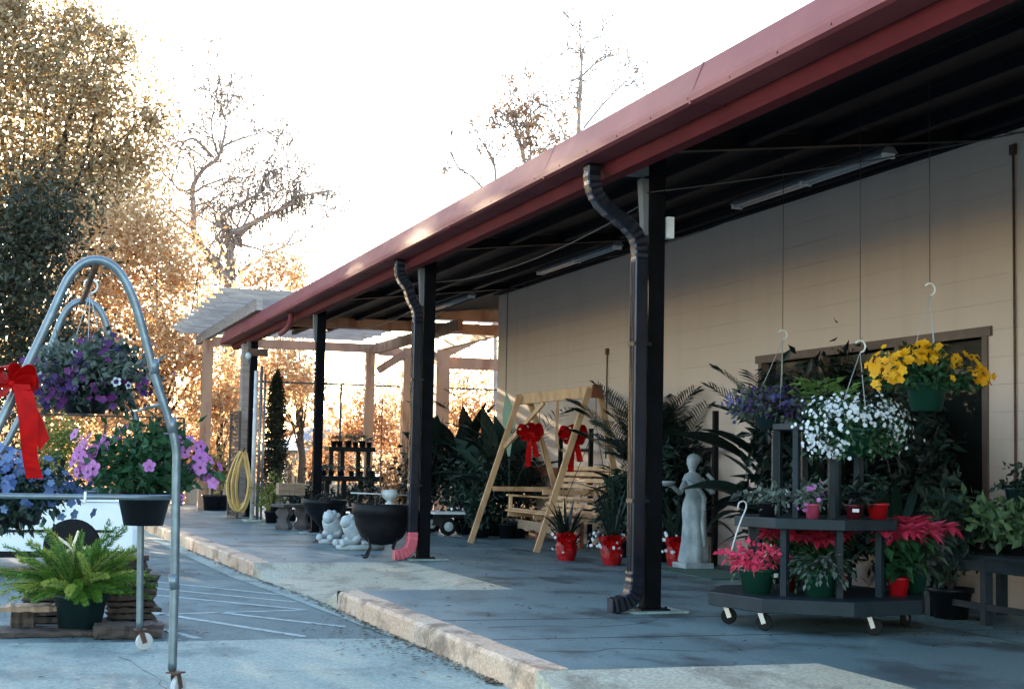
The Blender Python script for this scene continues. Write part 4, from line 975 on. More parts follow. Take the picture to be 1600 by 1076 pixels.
for k, (x, y, H, R) in enumerate(((6.95,25.4,1.4,.45), (7.45,24.5,1.1,.4), (7.9,23.7,1.3,.45), (7.35,23.4,.95,.3), (8.1,25.6,1.4,.4), (7.75,18.5,1.0,.3), (8.15,17.4,1.3,.3), (7.9,17.6,1.2,.42), (7.95,14.4,1.3,.45))):
    H *= 1.15
    bush('shrub', ['dark potted shrub at the foot of the banana plants by the far post', 'dark potted shrub behind the garden wagon', 'dark potted shrub left of the swing under the pale leaf', 'small dark potted shrub beside the far leg of the swing', 'dark potted shrub at the far corner of the wall', 'dark potted shrub by the near leg of the swing', 'dark potted shrub under the palm left of the near post', 'dark potted shrub behind the grassy yucca pot', 'dark potted shrub directly behind the draped statue', 'dark potted shrub under the tall palm right of the statue'][k],
         'shrub', (x, y), R*1.1, H, 1300, .115, ('l_dark', 'l_teal')[k % 2], .14, .22, group='dark potted shrubs along the wall', clump=28)
c = P(742, 798, z=.0)
# ================================================================== LEFT END OF THE PORCH
t = thing('concrete_bench', 'low weathered concrete bench with curved legs at the far end of the walkway', 'bench', (4.75, 26.0, 0))
g = MB(); g.box((4.75, 26.0, .41), (.72, .36, .055), rz=.5); g.build('seat', 'stone', t, bevel=.012)
for s_ in (-.2, .2):
    g = MB(); x = 4.75+s_*cos(.5); y = 26+s_*sin(.5); n = 16; vs = []
    for i in range(n+1):
        z = .002+.38*i/n; w2 = .13+.035*sin(z*28)+.02*(abs(z-.19)*4); w3 = .045+.012*sin(z*28)
        for a, b in ((-w3,-w2), (w3,-w2), (w3,w2), (-w3,w2)): vs.append((x+a*cos(.5)-b*sin(.5), y+a*sin(.5)+b*cos(.5), z))
    g.add(vs, [(i*4+k, i*4+(k+1) % 4, i*4+4+(k+1) % 4, i*4+4+k) for i in range(n) for k in range(4)]+[(3,2,1,0), (n*4, n*4+1, n*4+2, n*4+3)]); g.build('leg', 'stone', t)
t = thing('stone_pedestal', 'small white ribbed pedestal standing by the concrete bench', 'pedestal', (5.02, 25.0, 0))
g = MB(); g.bb(4.90,5.14,24.88,25.12,.002,.05); g.lathe((5.02,25,.05), [(.10,0), (.115,.03), (.09,.06), (.085,.1), (.10,.13), (.085,.16), (.085,.2), (.12,.23), (.12,.245)], 18); g.bb(4.89,5.15,24.87,25.13,.295,.34); g.build('column', 'plaster', t)
c = P(505, 846, z=0)
t = thing('bowl_planter', 'wide black bowl planter on a narrow pedestal left of the lion statues', 'planter', c)
MB().lathe(c, [(.13,.002), (.13,.03), (.07,.06), (.055,.15), (.06,.22), (.13,.29), (.25,.42), (.31,.54), (.33,.56), (.34,.62), (.30,.62), (.24,.5), (.01,.45)], 30, cap=False).build('bowl', 'potblack', t)
g = MB(); g.lathe((c[0], c[1], .5), [(.001,.01), (.28,0)], 16, cap=False); g.build('soil', 'soil', t)
p, v = shell((c[0], c[1], .62), (.24,.2,.12), 120, .3, -.5, 10); MB().leaves(p, .08, .03, -.3, v).build('foliage', 'l_dark', t)
c = P(596, 870, z=0); c = np.array([c[0], c[1], 0])
t = thing('fire_bowl', 'large black iron cauldron on splayed legs with a crossbar, left of the far post', 'cauldron', c)
MB().lathe(c, [(.03,.15), (.16,.17), (.27,.26), (.34,.40), (.365,.53), (.385,.54), (.39,.66), (.36,.66), (.345,.52), (.30,.36), (.1,.22), (.001,.2)], 36, cap=False).build('bowl', 'iron', t)
for k in range(4):
    a = .6+k*pi/2; g = MB(); g.tube([(c[0]+.26*cos(a), c[1]+.26*sin(a), .27), (c[0]+.20*cos(a), c[1]+.20*sin(a), .12), (c[0]+.27*cos(a), c[1]+.27*sin(a), .012), (c[0]+.34*cos(a), c[1]+.34*sin(a), .008)], .012, 8); g.build('leg', 'iron', t)
g = MB(); g.tube([(c[0]-.04, c[1], .3), (c[0]-.04, c[1], 2.0), ], .008, 6); g.tube([(c[0]-.10, c[1], .3), (c[0]-.10, c[1], .82)], .006, 6); g.build('pole', 'rust', t)
g = MB(); g.tube([(c[0]-.42, c[1]-.02, .80), (c[0]+.38, c[1]-.02, .775)], .009, 6); g.build('crossbar', 'whitepipe', t)
cp_ = P(609, 790, Y=c[1]+.02)
t = thing('white_urn', 'small white urn resting on the rim of the iron cauldron', 'urn', (cp_[0], cp_[1], .66))
MB().lathe((cp_[0], cp_[1], .662), [(.06,0), (.06,.015), (.03,.03), (.05,.05), (.095,.09), (.105,.14), (.09,.17), (.10,.18), (.08,.18), (.03,.1)], 22, cap=False).build('body', 'plaster', t)
g = MB(); g.box((cp_[0]+.02, cp_[1], .667-.012), (.26, .2, .012)); g.build('tray', 'iron', t)
# reclining lions in plaster
def lion(label, c, rzv, src=[None]):
    if src[0]: return copy_tree(src[0], c, rzv, label)
    o = thing('lion_statue', label, 'lion statue', (0,0,0), 'white lion statues by the cauldron'); 
    g = MB(); g.lathe((0,0,.002), [(.24,0), (.25,.02), (.25,.045), (.235,.055)], 28, sx=1.15, sy=.62); g.build('base', 'plaster', o)
    g = MB()   # one continuous body: haunch, barrel, chest, neck, head
    sp = smooth_pts([(.25,0,.13), (.18,0,.17), (.08,0,.165), (-.02,0,.18), (-.09,0,.22), (-.135,0,.27), (-.165,0,.30), (-.20,0,.285), (-.235,0,.268)], 3)
    R = [.03,.075,.10,.112,.11,.098,.092,.10,.105,.11,.115,.112,.11,.105,.10,.095,.09,.082,.078,.074,.07,.058,.05,.042,.03]
    g.tube(sp, (R+[.03]*9)[:len(sp)], 16)
    for s_ in (-1, 1):
        g.blob((.15, s_*.07, .14), (.095,.06,.09), 12)
        g.tube(smooth_pts([(.12, s_*.10, .10), (.02, s_*.125, .08), (-.06, s_*.12, .075)], 3), [.045,.042,.04,.036,.032,.03,.034], 10)
        g.tube(smooth_pts([(-.06, s_*.06, .16), (-.12, s_*.075, .09), (-.22, s_*.07, .08), (-.28, s_*.065, .075)], 3), [.05,.047,.044,.04,.036,.034,.034,.036,.04,.036], 10)
        g.blob((-.15, s_*.058, .345), (.02,.02,.024), 8)
    g.tube(smooth_pts([(.25,.02,.12), (.28,.08,.08), (.2,.14,.07), (.1,.15,.07)], 3), .016, 8)
    g.build('body', 'plaster', o)
    g = MB()
    for k in range(42):
        a = random.random()*6.28; q = random.uniform(.3,1); x = -.115+.04*(1-q)+random.uniform(-.02,.03); g.blob((x, .085*q*cos(a), .275+.095*q*sin(a)), (.034,.03,.036), 8)
    g.build('mane', 'plaster', o)
    src[0] = o; o.location = tuple(map(float, c)); o.rotation_euler = (0,0,rzv); return o
c1 = P(524, 848, z=0); c2 = P(563, 858, z=0)
lion('white plaster lion statue, the farther one beside the black bowl planter', (c1[0], c1[1], 0), .9); lion('white plaster lion statue, the nearer one half behind the iron cauldron', (c2[0], c2[1], 0), .35)
for o in [q for q in bpy.data.objects if q.name.startswith('lion_statue')]: o.scale = (1.3, 1.3, 1.25)
# tiered plant stand with small pots
cs = P(545, 745, Y=26.2); sx_, sy_ = cs[0], 26.2
t = thing('tiered_plant_stand', 'black two-tier wooden plant stand with small pots, left of the far post', 'plant stand', (sx_, sy_, 0))
MB().bb(sx_-.55, sx_+.55, sy_-.3, sy_+.3, .84, .93).build('shelf', 'potblack', t); MB().bb(sx_-.41, sx_+.42, sy_-.2, sy_+.2, 1.36, 1.44).build('shelf', 'potblack', t)
MB().bb(sx_-.45, sx_+.45, sy_-.3, sy_+.3, .32, .38).build('shelf', 'potblack', t)
for x in (-.33, -.13, .16, .34): MB().bb(sx_+x-.035, sx_+x+.035, sy_-.04, sy_+.04, .93, 1.36).build('upright', 'potblack', t)
for x in (-.4, -.1, .2, .4): MB().bb(sx_+x-.04, sx_+x+.04, sy_-.1, sy_-.02, .002, .84).build('leg', 'potblack', t)
src = None
top_l = ['leftmost', 'second', 'third', 'fourth', 'fifth', 'rightmost']
for tier, z, xs_ in (('top', 1.44, (-.30,-.19,-.05,.08,.2,.33)), ('lower', .93, (-.47,-.33,-.17,.02,.2,.40))):
    for k, x in enumerate(xs_):
        lab = f'{top_l[k]}{"" if k in (0,5) else " from left"} of the small pots on the plant stand {tier} tier'
        if src is None:
            c = (sx_+x, sy_-.08, z); src = thing('small_pot_plant', lab, 'potted plant', c, 'small pots on the tiered plant stand')
            pot_mb(c, .055, .042, .10, .005).build('pot', 'potblack', src)
            p, v = shell((c[0], c[1], z+.14), (.08,.08,.06), 60, .3, -.8, 8); MB().leaves(p, .04, .025, .1, v).build('foliage', 'l_grey', src)
        else: copy_tree(src, (sx_+x, sy_-.08+random.uniform(-.05,.05), z), k*1.3, lab, random.uniform(.85,1.15))
# wicker tray and bronze foliage
c = P(456, 762, Y=27.0)
t = thing('wooden_crate', 'tan woven crate behind the concrete bench', 'crate', (c[0], c[1], 0))
g = MB()
for q in range(5):
    for r_ in range(4): g.bb(c[0]-.24+.096*q+.002, c[0]-.24+.096*(q+1)-.002, c[1]-.02-(.008 if (q+r_) % 2 else 0), c[1]+.01, .56+.055*r_+.004, .56+.055*(r_+1)-.004)
g.bb(c[0]-.235, c[0]+.235, c[1]+.011, c[1]+.3, .565, .775); g.build('box', 'palletlight', t)
for s_ in (-.2,.2): MB().bb(c[0]+s_-.02, c[0]+s_+.02, c[1], c[1]+.04, .002, .56).build('leg', 'stone', t)
for k, (px, py, yy, R, lm, lab) in enumerate(((628,760,25.5,.3,'l_rust','bronze-leaved potted plant just left of the far post'), (425,770,28.6,.3,'l_shrub','yellow-green potted shrub behind the hose post'), (520,790,25,.28,'l_dark','dark potted shrub under the tiered plant stand'), (480,760,28,.3,'l_dark','dark potted shrub left of the tiered plant stand'), (640,700,27,.25,'l_grey','wispy potted plant close behind the far post'), (585,770,24,.3,'l_dark','black-green potted shrub right behind the iron cauldron'), (550,775,27.5,.32,'l_teal','dark potted shrub below the plant stand on its left side'), (605,735,28,.3,'l_rust','tall bronze potted shrub right of the tiered plant stand'), (500,745,29,.3,'l_dark','dark potted shrub against the slim post beyond the bowl planter'), (455,775,29.5,.3,'l_teal','dark potted shrub behind the woven crate'))):
    c = P(px, py, Y=yy); bush('shrub', lab, 'shrub', (c[0], c[1]), R, max(.6, c[2]+.3), 260, .09, lm, .13, .22, group='potted shrubs at the far end', clump=14)
# ================================================================== PERGOLA
G_ = thing('pergola', 'large cedar pergola with notched rafters beyond the end of the porch roof', 'pergola', (6.5, 33, 0))
pc = P(384, 700, Y=31.5)
for i, (x, y, wd, mt_) in enumerate(((4.42,36,.24,'cedar'), (pc[0],31.5,.30,'woodp'), (8.35,36,.22,'cedar'), (9.2,35.6,.24,'cedar'), (10.12,35.8,.34,'cedar'), (12.4,36,.24,'cedar'))):
    MB().box((x, y, 1.99 if i != 1 else 1.792), (wd, wd, 3.98 if i != 1 else 3.58)).build('post', mt_, G_, bevel=.012, label='grey weathered post' if i == 1 else None)
for x, y0_, y1_, z, mt_ in ((4.45, 28.6, 38.3, 4.14, 'woodp'), (8.45, 28.6, 36, 3.93, 'cedar'), (10.2, 28.6, 36, 4.12, 'cedar')): MB().bb(x-.06, x+.06, y0_, y1_, z-.12, z+.12).build('beam', mt_, G_, bevel=.01)
for y, xa, xb, z, h in ((36.0, 4.52, 8.6, 3.95, .22), (30.2, 4.52, 12.8, 4.0, .22), (36.2, 8.6, 10.0, 3.9, .2), (36.1, 10.2, 12.8, 3.68, .3)): MB().bb(xa, xb, y-.05, y+.05, z-h/2, z+h/2).build('beam', 'cedar', G_, bevel=.01)
MB().bar((10.2, 35.9, 3.9), (12.2, 35.9, 4.95), .1, .26).build('brace', 'cedar', G_)
MB().bar((8.5, 35.8, 3.4), (9.15, 35.5, 3.85), .1, .18).build('brace', 'cedar', G_)
for k in range(10):
    y = 28.9+k*.98; xa, xb = 3.72, (8.75 if k > 1 else 5.2); z0_ = 4.26
    g = MB(); w3 = .02
    out = [(xa, z0_+.19), (xa, z0_+.14), (xa+.07, z0_+.12), (xa+.09, z0_+.07), (xa+.17, z0_+.05), (xa+.2, z0_), (xb-.2, z0_), (xb-.17, z0_+.05), (xb-.09, z0_+.07), (xb-.07, z0_+.12), (xb, z0_+.14), (xb, z0_+.19)]
    n = len(out); vs = [(x, y-w3, z) for x, z in out]+[(x, y+w3, z) for x, z in out]
    g.add(vs, [tuple(range(n)), tuple(range(n, 2*n))[::-1]]+[(i, n+i, n+(i+1) % n, (i+1) % n) for i in range(n)]); g.build('rafter', 'woodp', G_)
MB().bb(8.7, 11.4, 31.0, 31.04, 4.26, 4.5).build('rafter', 'cedar', G_)
for k in range(6): MB().bb(8.6, 14.5, 29.8+k*2.6-.02, 29.8+k*2.6+.02, 4.62, 4.66).build('slat', 'woodp', G_)
# chain-link fence across the far end and gate poles
def chain(label, A, Bp, H, pitch=.16, rr=.0035, cat='fence', postn=4, name='chain_link_fence', z0=0):
    A = Vector(A); Bp = Vector(Bp); L = (Bp-A).length; dv = (Bp-A)/L
    t = thing(name, label, cat, (A+Bp)/2)
    for k in range(postn):
        p = A+dv*L*k/(postn-1); MB().tube([p+V(0,0,.0), p+V(0,0,H)], .03, 8).build('post', 'fence', t)
    g = MB(); g.tube([A+V(0,0,H), Bp+V(0,0,H)], .024, 8); g.tube([A+V(0,0,.08), Bp+V(0,0,.08)], .01, 6); g.build('rail', 'fence', t)
    g = MB(); k = -H
    while k < L:
        for sg in (1, -1):
            a0 = max(0, k); a1 = min(L, k+H); za, zb = (a0-k), (a1-k)
            if a1-a0 < .05: continue
            if sg < 0: za, zb = H-za, H-zb
            g.tube([A+dv*a0+V(0,0,za), A+dv*a1+V(0,0,zb)], rr, 3, cap=False)
        k += pitch
    g.build('mesh', 'fence', t); return t
chain('tall chain-link fence with a top rail behind the pergola posts', (5.4, 36.7, 0), (12.6, 36.7, 0), 3.08)
chain('dark chain-link fence left of the pergola, behind the hanging flowers', (-3.5, 37.5, LOT), (4.2, 38.5, LOT), 2.35, .14, .005, postn=5)
t = thing('pole_gate', 'open metal gate of upright pipes beside the grey pergola post', 'gate', (4.9, 29.5, 0))
for k, (px, r_, top, m_) in enumerate(((397, .042, 2.9, 'whitepipe'), (405, .03, 3.0, 'galv'), (411, .022, 2.85, 'galv'))):
    c = P(px, 700, Y=29.2); MB().tube([(c[0], 29.2, .002), (c[0], 29.2, top)], r_, 10).build('pole', m_, t)
c = P(403, 550, Y=29.2); g = MB(); g.bb(c[0]-.2, c[0]+.18, 29.1, 29.2, c[2]-.08, c[2]+.06); g.build('bracket', 'rust', t)
g = MB(); c = P(388, 556, Y=29.1); g.blob(c, (.06,.06,.07), 10); g.build('insulator', 'plaster', t)
g = MB(); c = P(402, 812, z=0); g.box((c[0]-.05, 29.2, .02), (.62, .5, .036)); g.build('footing', 'apron', t)
A = P(360, 808, z=0); 
t = thing('mesh_gate', 'dark wire-mesh gate leaf standing left of the coiled yellow hose', 'gate', (A[0], A[1], 0))
a_, b_ = V(A[0]-.05, A[1], .03), V(A[0]+.02, A[1]-.75, .03); g = MB(); g.bar(a_, a_+V(0,0,2.1), .05, .05, up=(1,0,0)); g.bar(b_, b_+V(0,0,2.1), .05, .05, up=(1,0,0)); g.bar(a_+V(0,0,2.1), b_+V(0,0,2.1), .05, .05); g.bar(a_, b_, .05, .05); g.build('frame', 'fence', t)
g = MB()
for k in range(26): z = .1+k*.078; g.tube([a_+V(0,0,z), b_+V(0,0,z)], .008, 4)
for k in range(9): g.tube([a_.lerp(b_, k/9), a_.lerp(b_, k/9)+V(0,0,2.05)], .008, 4)
g.build('mesh', 'fence', t)
# coiled hose
c = P(372, 757, Y=29.0); g = MB()
for k in range(9):
    pts = []; ox = random.uniform(-.06,.06); W2 = random.uniform(.12,.24); H2 = random.uniform(.50,.66); dz = random.uniform(-.05,.03)
    for i in range(29):
        a = 2*pi*i/28; s_ = 1-.45*max(0, cos(a)); pts.append((c[0]+.03+ox+W2*sin(a)*s_, 28.95-.02*k+.02*sin(2*a), c[2]+.08+dz+H2*cos(a)*.95-(.03 if a > 3 else 0)))
    g.tube(pts[:-1], .018, 7, closed=True)
t = thing('hose_hanger', 'yellow garden hose coiled on a hook on the grey pergola post', 'hose', (c[0], 29.2, .7))
g.build('hose', 'hose', t); MB().tube([(c[0]+.2, 29.2, c[2]+.60), (c[0]+.06, 28.9, c[2]+.60), (c[0]+.06, 28.72, c[2]+.70)], .012, 6).build('hook', 'iron', t)
# topiaries at the fence
c = P(430, 700, Y=31.5)
t = thing('cypress_topiary', 'dark columnar evergreen beside the pole gate', 'topiary', (c[0], 31.5, 0))
MB().tube([(c[0], 31.5, 0), (c[0], 31.5, 2.2)], [.05,.02], 8).build('trunk', 'barkdark', t)
g = MB()
for z, r in ((1.0,.27), (1.3,.28), (1.6,.27), (1.9,.25), (2.2,.22), (2.5,.17), (2.75,.09)): p, v = shell((c[0], 31.5, z), (r,r,.28), 900, .35, -2, 0); g.leaves(p, .07, .035, -.4, v)
g.build('foliage', 'l_dkgreen', t)
c = P(428, 765, Y=30.8)
bush('boxwood_topiary', 'round dark boxwood at the foot of the columnar evergreen', 'topiary', (c[0], 30.8), .36, .98, 1500, .05, 'l_dkgreen', .16, .25, clump=0, low=-2)
# potted plants on the far pavement left of the gate
for px, lab in ((330, 'dark planted pot against the fence left of the hose'), (345, 'small leafy pot next to the dark planted pot by the fence')):
    c = P(px, 797, z=0); bush('shrub', lab, 'shrub', (c[0], c[1]), .42, 1.35, 500, .11, 'l_shrub' if px == 345 else 'l_rust', .22, .35, group='pots against the far fence')
# ================================================================== ROLLING BASKET RACK (GALVANISED)
R_ = thing('basket_rack', 'tall galvanised pipe hanging-basket rack on casters in the left foreground', 'basket rack', (.45, 10, LOT))
def pp(l, y): return [Vector(P(a, b, Y=y)) for a, b in l]
near = pp([(269,1046), (271,980), (273,900), (275,760), (275,700), (264,655), (243,590), (216,490), (197,442), (177,416), (152,406), (127,413), (105,438), (82,488), (48,560), (15,630), (-12,690), (-30,750), (-32,830), (-32,1046)], 8.9)
far = pp([(218,985), (219,900), (220,760), (219,700), (211,650), (194,590), (170,520), (160,492), (146,475), (128,470), (108,480), (92,508), (70,570), (42,630), (12,690), (-22,760), (-26,1046)], 11.1)
MB().tube(smooth_pts(near, 4), .0255, 14).build('hoop', 'galv', R_); 
MB().tube(smooth_pts(far, 4), .0245, 14).build('hoop', 'galv', R_)
pn = P(152, 408, Y=8.9); pf = P(128, 472, Y=11.1)
MB().tube([pn, pf], .019, 10).build('top_bar', 'rust', R_)
g = MB()
for q, yy in (((240,572), 8.9), ((268,664), 8.9), ((271,908), 8.9)):
    a = Vector(P(q[0], q[1]-12, Y=yy)); b = Vector(P(q[0]+2, q[1]+12, Y=yy)); g.tube([a, b], .029, 14)
g.build('sleeve', 'galv', R_)
g = MB(); g.tube([P(250, 632, Y=8.95), P(206, 643, Y=11.0)], .012, 8); g.tube([P(-20, 632, Y=8.95), P(20, 643, Y=11.0)], .012, 8); g.build('side_bar', 'galv', R_)
# flat tube ring carrying the baskets
zr = .965; ring = []; x0_, x1_, y0_, y1_ = -1.0, .97, 9.0, 11.0; rc_ = .28
for cx_, cy_, a0 in ((x1_-rc_, y1_-rc_, 0), (x0_+rc_, y1_-rc_, pi/2), (x0_+rc_, y0_+rc_, pi), (x1_-rc_, y0_+rc_, 3*pi/2)):
    for k in range(7): a = a0+pi/2*k/6; ring.append((cx_+rc_*cos(a), cy_+rc_*sin(a), zr))
MB().tube(ring, .0165, 10, closed=True).build('basket_ring', 'galv', R_)
g = MB(); g.tube([(.30, y0_, zr), (.30, y1_, zr)], .011, 8); g.tube([(x0_, 10, zr-.002), (x1_, 10, zr-.002)], .011, 8); g.build('ring_crossbar', 'galv', R_)
q = P(133, 770, Y=9.0); g = MB(); g.tube([(q[0], 8.97, zr+.03), (q[0], 8.975, zr-.03), (q[0]-.01, 9.0, zr-.035)], .008, 6); g.build('ring_clip', 'hookm', R_)
for v_, a in ((near[0], .9), (near[-1], .6), (far[0], .2), (far[-1], .5)):
    c = caster(R_, v_.x+.035, v_.y-.01, LOT+.001, .062, a, 'wheel', 'rust', .032)
    MB().tube([(v_.x, v_.y, LOT+.14), (v_.x, v_.y, v_.z+.02)], .018, 8).build('stem', 'rust', R_)
# baskets on the rack
c = P(135, 590, Y=10.0); h = P(141, 447, Y=10.0)
t = basket('large hanging basket of dark purple pansies inside the galvanised rack', c, .17, .23, (.40,.36,.25), 'l_grey', 'f_purple', 2600, 120, .05, .025, 'potblack', 'flower baskets on the galvanised rack', hook=(h[0], h[1], h[2]+.0), fz=-.75, low=-.8, petal2='f_magenta', clump=20, leaf2='l_teal', rc=(0,0,0))
p, v = shell(c, (.38,.35,.25), 14, .95, -.4, 0); flowers('flowers', t, p, np.tile([-.3,-1,0], (len(p),1)), .028, 'f_white', 5, 'f_purple', .55)
c = P(226, 768, Y=9.55); c = np.array([c[0], c[1], .98])
basket('basket of pink petunias seated in the rack ring behind the near right leg', c, .165, .2, (.36,.36,.29), 'l_mid', 'f_pink', 1700, 150, .07, .045, 'potblack', 'flower baskets on the galvanised rack', fz=.05, low=-.25, eye='f_centre', eyer=.2, ffilt=lambda a: a[2] > .45 or abs(a[0]) > .75, rc=(.0,0,.10), clump=30, strings=False)
c = P(30, 775, Y=9.8); c = np.array([c[0], c[1], .97])
basket('basket of blue petunias seated at the left of the rack ring', c, .17, .2, (.34,.34,.24), 'l_teal', 'f_blue', 1700, 150, .06, .031, 'potblack', 'flower baskets on the galvanised rack', fz=-.5, low=-.9, ffilt=lambda a: a[2] > .1 or random.random() < .12, rc=(0,0,-.02), clump=28)
# red bow on the near hoop
bc = P(18, 600, Y=8.84); g = MB(); bow(g, bc, .145, (0,-1,.1), .52, tails=False)
sx = V(1,0,0); pts = [Vector(bc)+V(.05+.10*t_+.012*sin(t_*6), -.03-.03*sin(t_*4), -.52*t_) for t_ in np.linspace(0,1,14)]; g.strip(pts, [V(.095+.012*sin(6*t_), .02*sin(4*t_), 0) for t_ in np.linspace(0,1,14)], .001)
pts = [Vector(bc)+V(.06+.13*t_, .02, -.12-.22*t_+.05*sin(t_*3)) for t_ in np.linspace(0,1,8)]; g.strip(pts, [V(.05,0,.07)]*8, .001)
tag(g.build('red_bow', 'red'), 'big bright red ribbon bow tied to the left leg of the galvanised rack', 'bow')
# ================================================================== FERN ON ROUGH BOARDS
fc = P(125, 968, Y=12.3); fc = np.array([fc[0], 12.3, LOT+.035])
t = thing('foxtail_fern', 'bushy yellow-green foxtail fern in a dark pot standing on rough boards', 'fern', fc)
pot_mb(fc, .205, .16, .27, .014).build('pot', 'potteal', t)
MB().lathe((fc[0], fc[1], fc[2]+.24), [(.001,.004), (.19,0)], 18, cap=False).build('soil', 'soil', t)
gf = MB(); gl = MB(); gs = MB()
for k in range(95):
    az = 2*pi*k*.381966+random.uniform(-.2,.2); e = random.uniform(.25, 1.5); L = random.uniform(.44, .70)*(1 if e > .5 else 1.0); p = V(fc[0]+random.uniform(-.11,.08), fc[1]+random.uniform(-.11,.08), fc[2]+.24); q = e; pts = [p.copy()]
    for i in range(12): p = p+V(cos(az)*cos(q), sin(az)*cos(q), sin(q))*L/12; pts.append(p.copy()); q -= random.uniform(.03,.085)
    gs.tube(pts, .003, 4)
    tgt = gl if (random.random() < .28) else gf
    PP = []; 
    for i in range(230):
        t_ = .12+.88*random.random(); j = min(int(t_*12), 11); b = pts[j].lerp(pts[j+1], t_*12-j); r_ = .052*(1-.7*abs(t_-.5)); a = random.random()*6.28; tg = (pts[j+1]-pts[j]).normalized(); s1 = tg.cross(V(0,0,1))
        s1 = s1.normalized() if s1.length > .05 else V(1,0,0); s2 = s1.cross(tg); dr = s1*cos(a)+s2*sin(a)+tg*.8; tgt.leaf(b+dr*.004, dr, tg, r_*1.05, .009)
gs.build('stem', 'l_mid', t); gf.build('fronds', 'l_fern', t); gl.build('fronds', 'l_fernlite', t)
def board(px0, px1, y, z, dz, dy, m_, lab, grp='rough boards under the fern', rzv=0.0):
    a = P(px0, 900, Y=y)[0]; b = P(px1, 900, Y=y)[0]; L = b-a; g = MB(); n = 12; vs = []
    for i in range(n+1):
        x = a+L*i/n-(a+b)/2; jz = random.uniform(-.006,.006); jy = random.uniform(-.01,.01)
        for u_, w_ in ((-dy/2,-dz/2), (dy/2,-dz/2), (dy/2,dz/2), (-dy/2,dz/2)): vs.append((x+(random.uniform(-.02,.02) if i in (0,n) else 0), u_+jy+random.uniform(-.004,.004), w_+jz*(w_ > 0)+random.uniform(-.003,.003)))
    g.add(vs, [(i*4+k, i*4+(k+1) % 4, i*4+4+(k+1) % 4, i*4+4+k) for i in range(n) for k in range(4)]+[(3,2,1,0), (n*4, n*4+1, n*4+2, n*4+3)])
    o = g.build('wood_board', m_); o.location = ((a+b)/2, y, z); o.rotation_euler = (0,0,rzv); tag(o, lab, 'board', grp); return o
board(0, 150, 12.25, LOT+.02, .036, .5, 'pallet', 'flat grey-brown board under the fern pot', rzv=.02)
board(150, 255, 11.95, LOT+.05, .095, .3, 'pallet', 'thick dark timber block lowest on the right of the fern')
board(22, 58, 12.45, LOT+.10, .125, .22, 'pallet', 'short dark block holding up the tan board left of the fern')
board(4, 92, 12.4, LOT+.185, .04, .3, 'palletlight', 'reddish-tan board jutting out left of the fern pot')
zz = [.10, .145, .19, .24, .29, .345, .40, .46, .52, .575, .63]
names = ['lowest', 'second', 'third', 'fourth', 'fifth', 'sixth', 'seventh', 'eighth', 'ninth', 'tenth', 'topmost']
for k in range(11):
    board(160+random.uniform(-3,10)-(0 if k < 4 else 6), 247+random.uniform(-10,6)-(2*k if k > 7 else 0), 12.75+random.uniform(-.03,.03), LOT+.03+k*.052, random.uniform(.03,.046), .32, 'pallet', f'{names[k]} plank {"" if k in (0,10) else "from the bottom "}of the rough stack right of the fern', 'planks stacked right of the fern', random.uniform(-.05,.05))
for k in range(6): board(35+random.uniform(-4,6), 150+random.uniform(-5,5), 13.1, LOT+.03+k*.06, .048, .3, 'palletlight' if k in (4,5) else 'pallet', f'{["lowest","second lowest","third lowest","fourth lowest","second highest","highest"][k]} plank of the stack behind the fern', 'planks stacked behind the fern', random.uniform(-.04,.04))
# ================================================================== WHITE CAR
t = thing('parked_car', 'white car parked in the lot behind the fern, its nose to the right', 'car', (-1.0, 18.7, LOT))
prof = [(1.42,.22), (1.50,.34), (1.50,.55), (1.44,.72), (1.30,.86), (.9,.98), (.3,1.08), (-.15,1.14), (-.35,1.2), (-.85,1.5), (-1.3,1.6), (-2.2,1.62), (-2.9,1.55), (-3.35,1.2), (-3.5,1.1), (-3.6,.7), (-3.55,.3), (-3.4,.22)]
secs = []; yc, hw = 18.75, .9
g = MB(); n = len(prof); vs = []
rows = [(-1,.88),(-.97,.96),(-.86,1),(0,1.012),(.86,1),(.97,.96),(1,.88)]
for s_, k in rows:
    for x, z in prof:
        tum = 1-.20*max(0, z-1.12)/.5; xx = x if k == 1 else -1.0+(x+1.0)*(.965 if k < .9 else .99); z2 = .22+(z-.22)*(1 if abs(s_) < .9 else (.975 if abs(s_) < .98 else .93)); vs.append((xx, yc+s_*hw*tum, LOT+z2))
g.add(vs, [(j*n+i, j*n+(i+1) % n, (j+1)*n+(i+1) % n, (j+1)*n+i) for j in range(len(rows)-1) for i in range(n)]+[tuple(range(n))[::-1], tuple((len(rows)-1)*n+i for i in range(n))], False)
g.build('body', 'car', t, bevel=.02)
g = MB()
for s_ in (-1, 1):
    q = lambda x, z: (x, yc+s_*(hw*(1-.20*max(0, z-1.12)/.5)+.006), LOT+z)
    g.add([q(-.45,1.17), q(-.9,1.46), q(-1.75,1.53), q(-1.75,1.17)], [(0,1,2,3)]); g.add([q(-1.85,1.17), q(-1.85,1.53), q(-2.75,1.5), q(-3.1,1.17)], [(0,1,2,3)])
g.add([(-.36,yc-.74,LOT+1.215), (-.36,yc+.74,LOT+1.215), (-.84,yc+.68,LOT+1.51), (-.84,yc-.68,LOT+1.51)], [(0,1,2,3)]); g.build('window', 'glass', t)
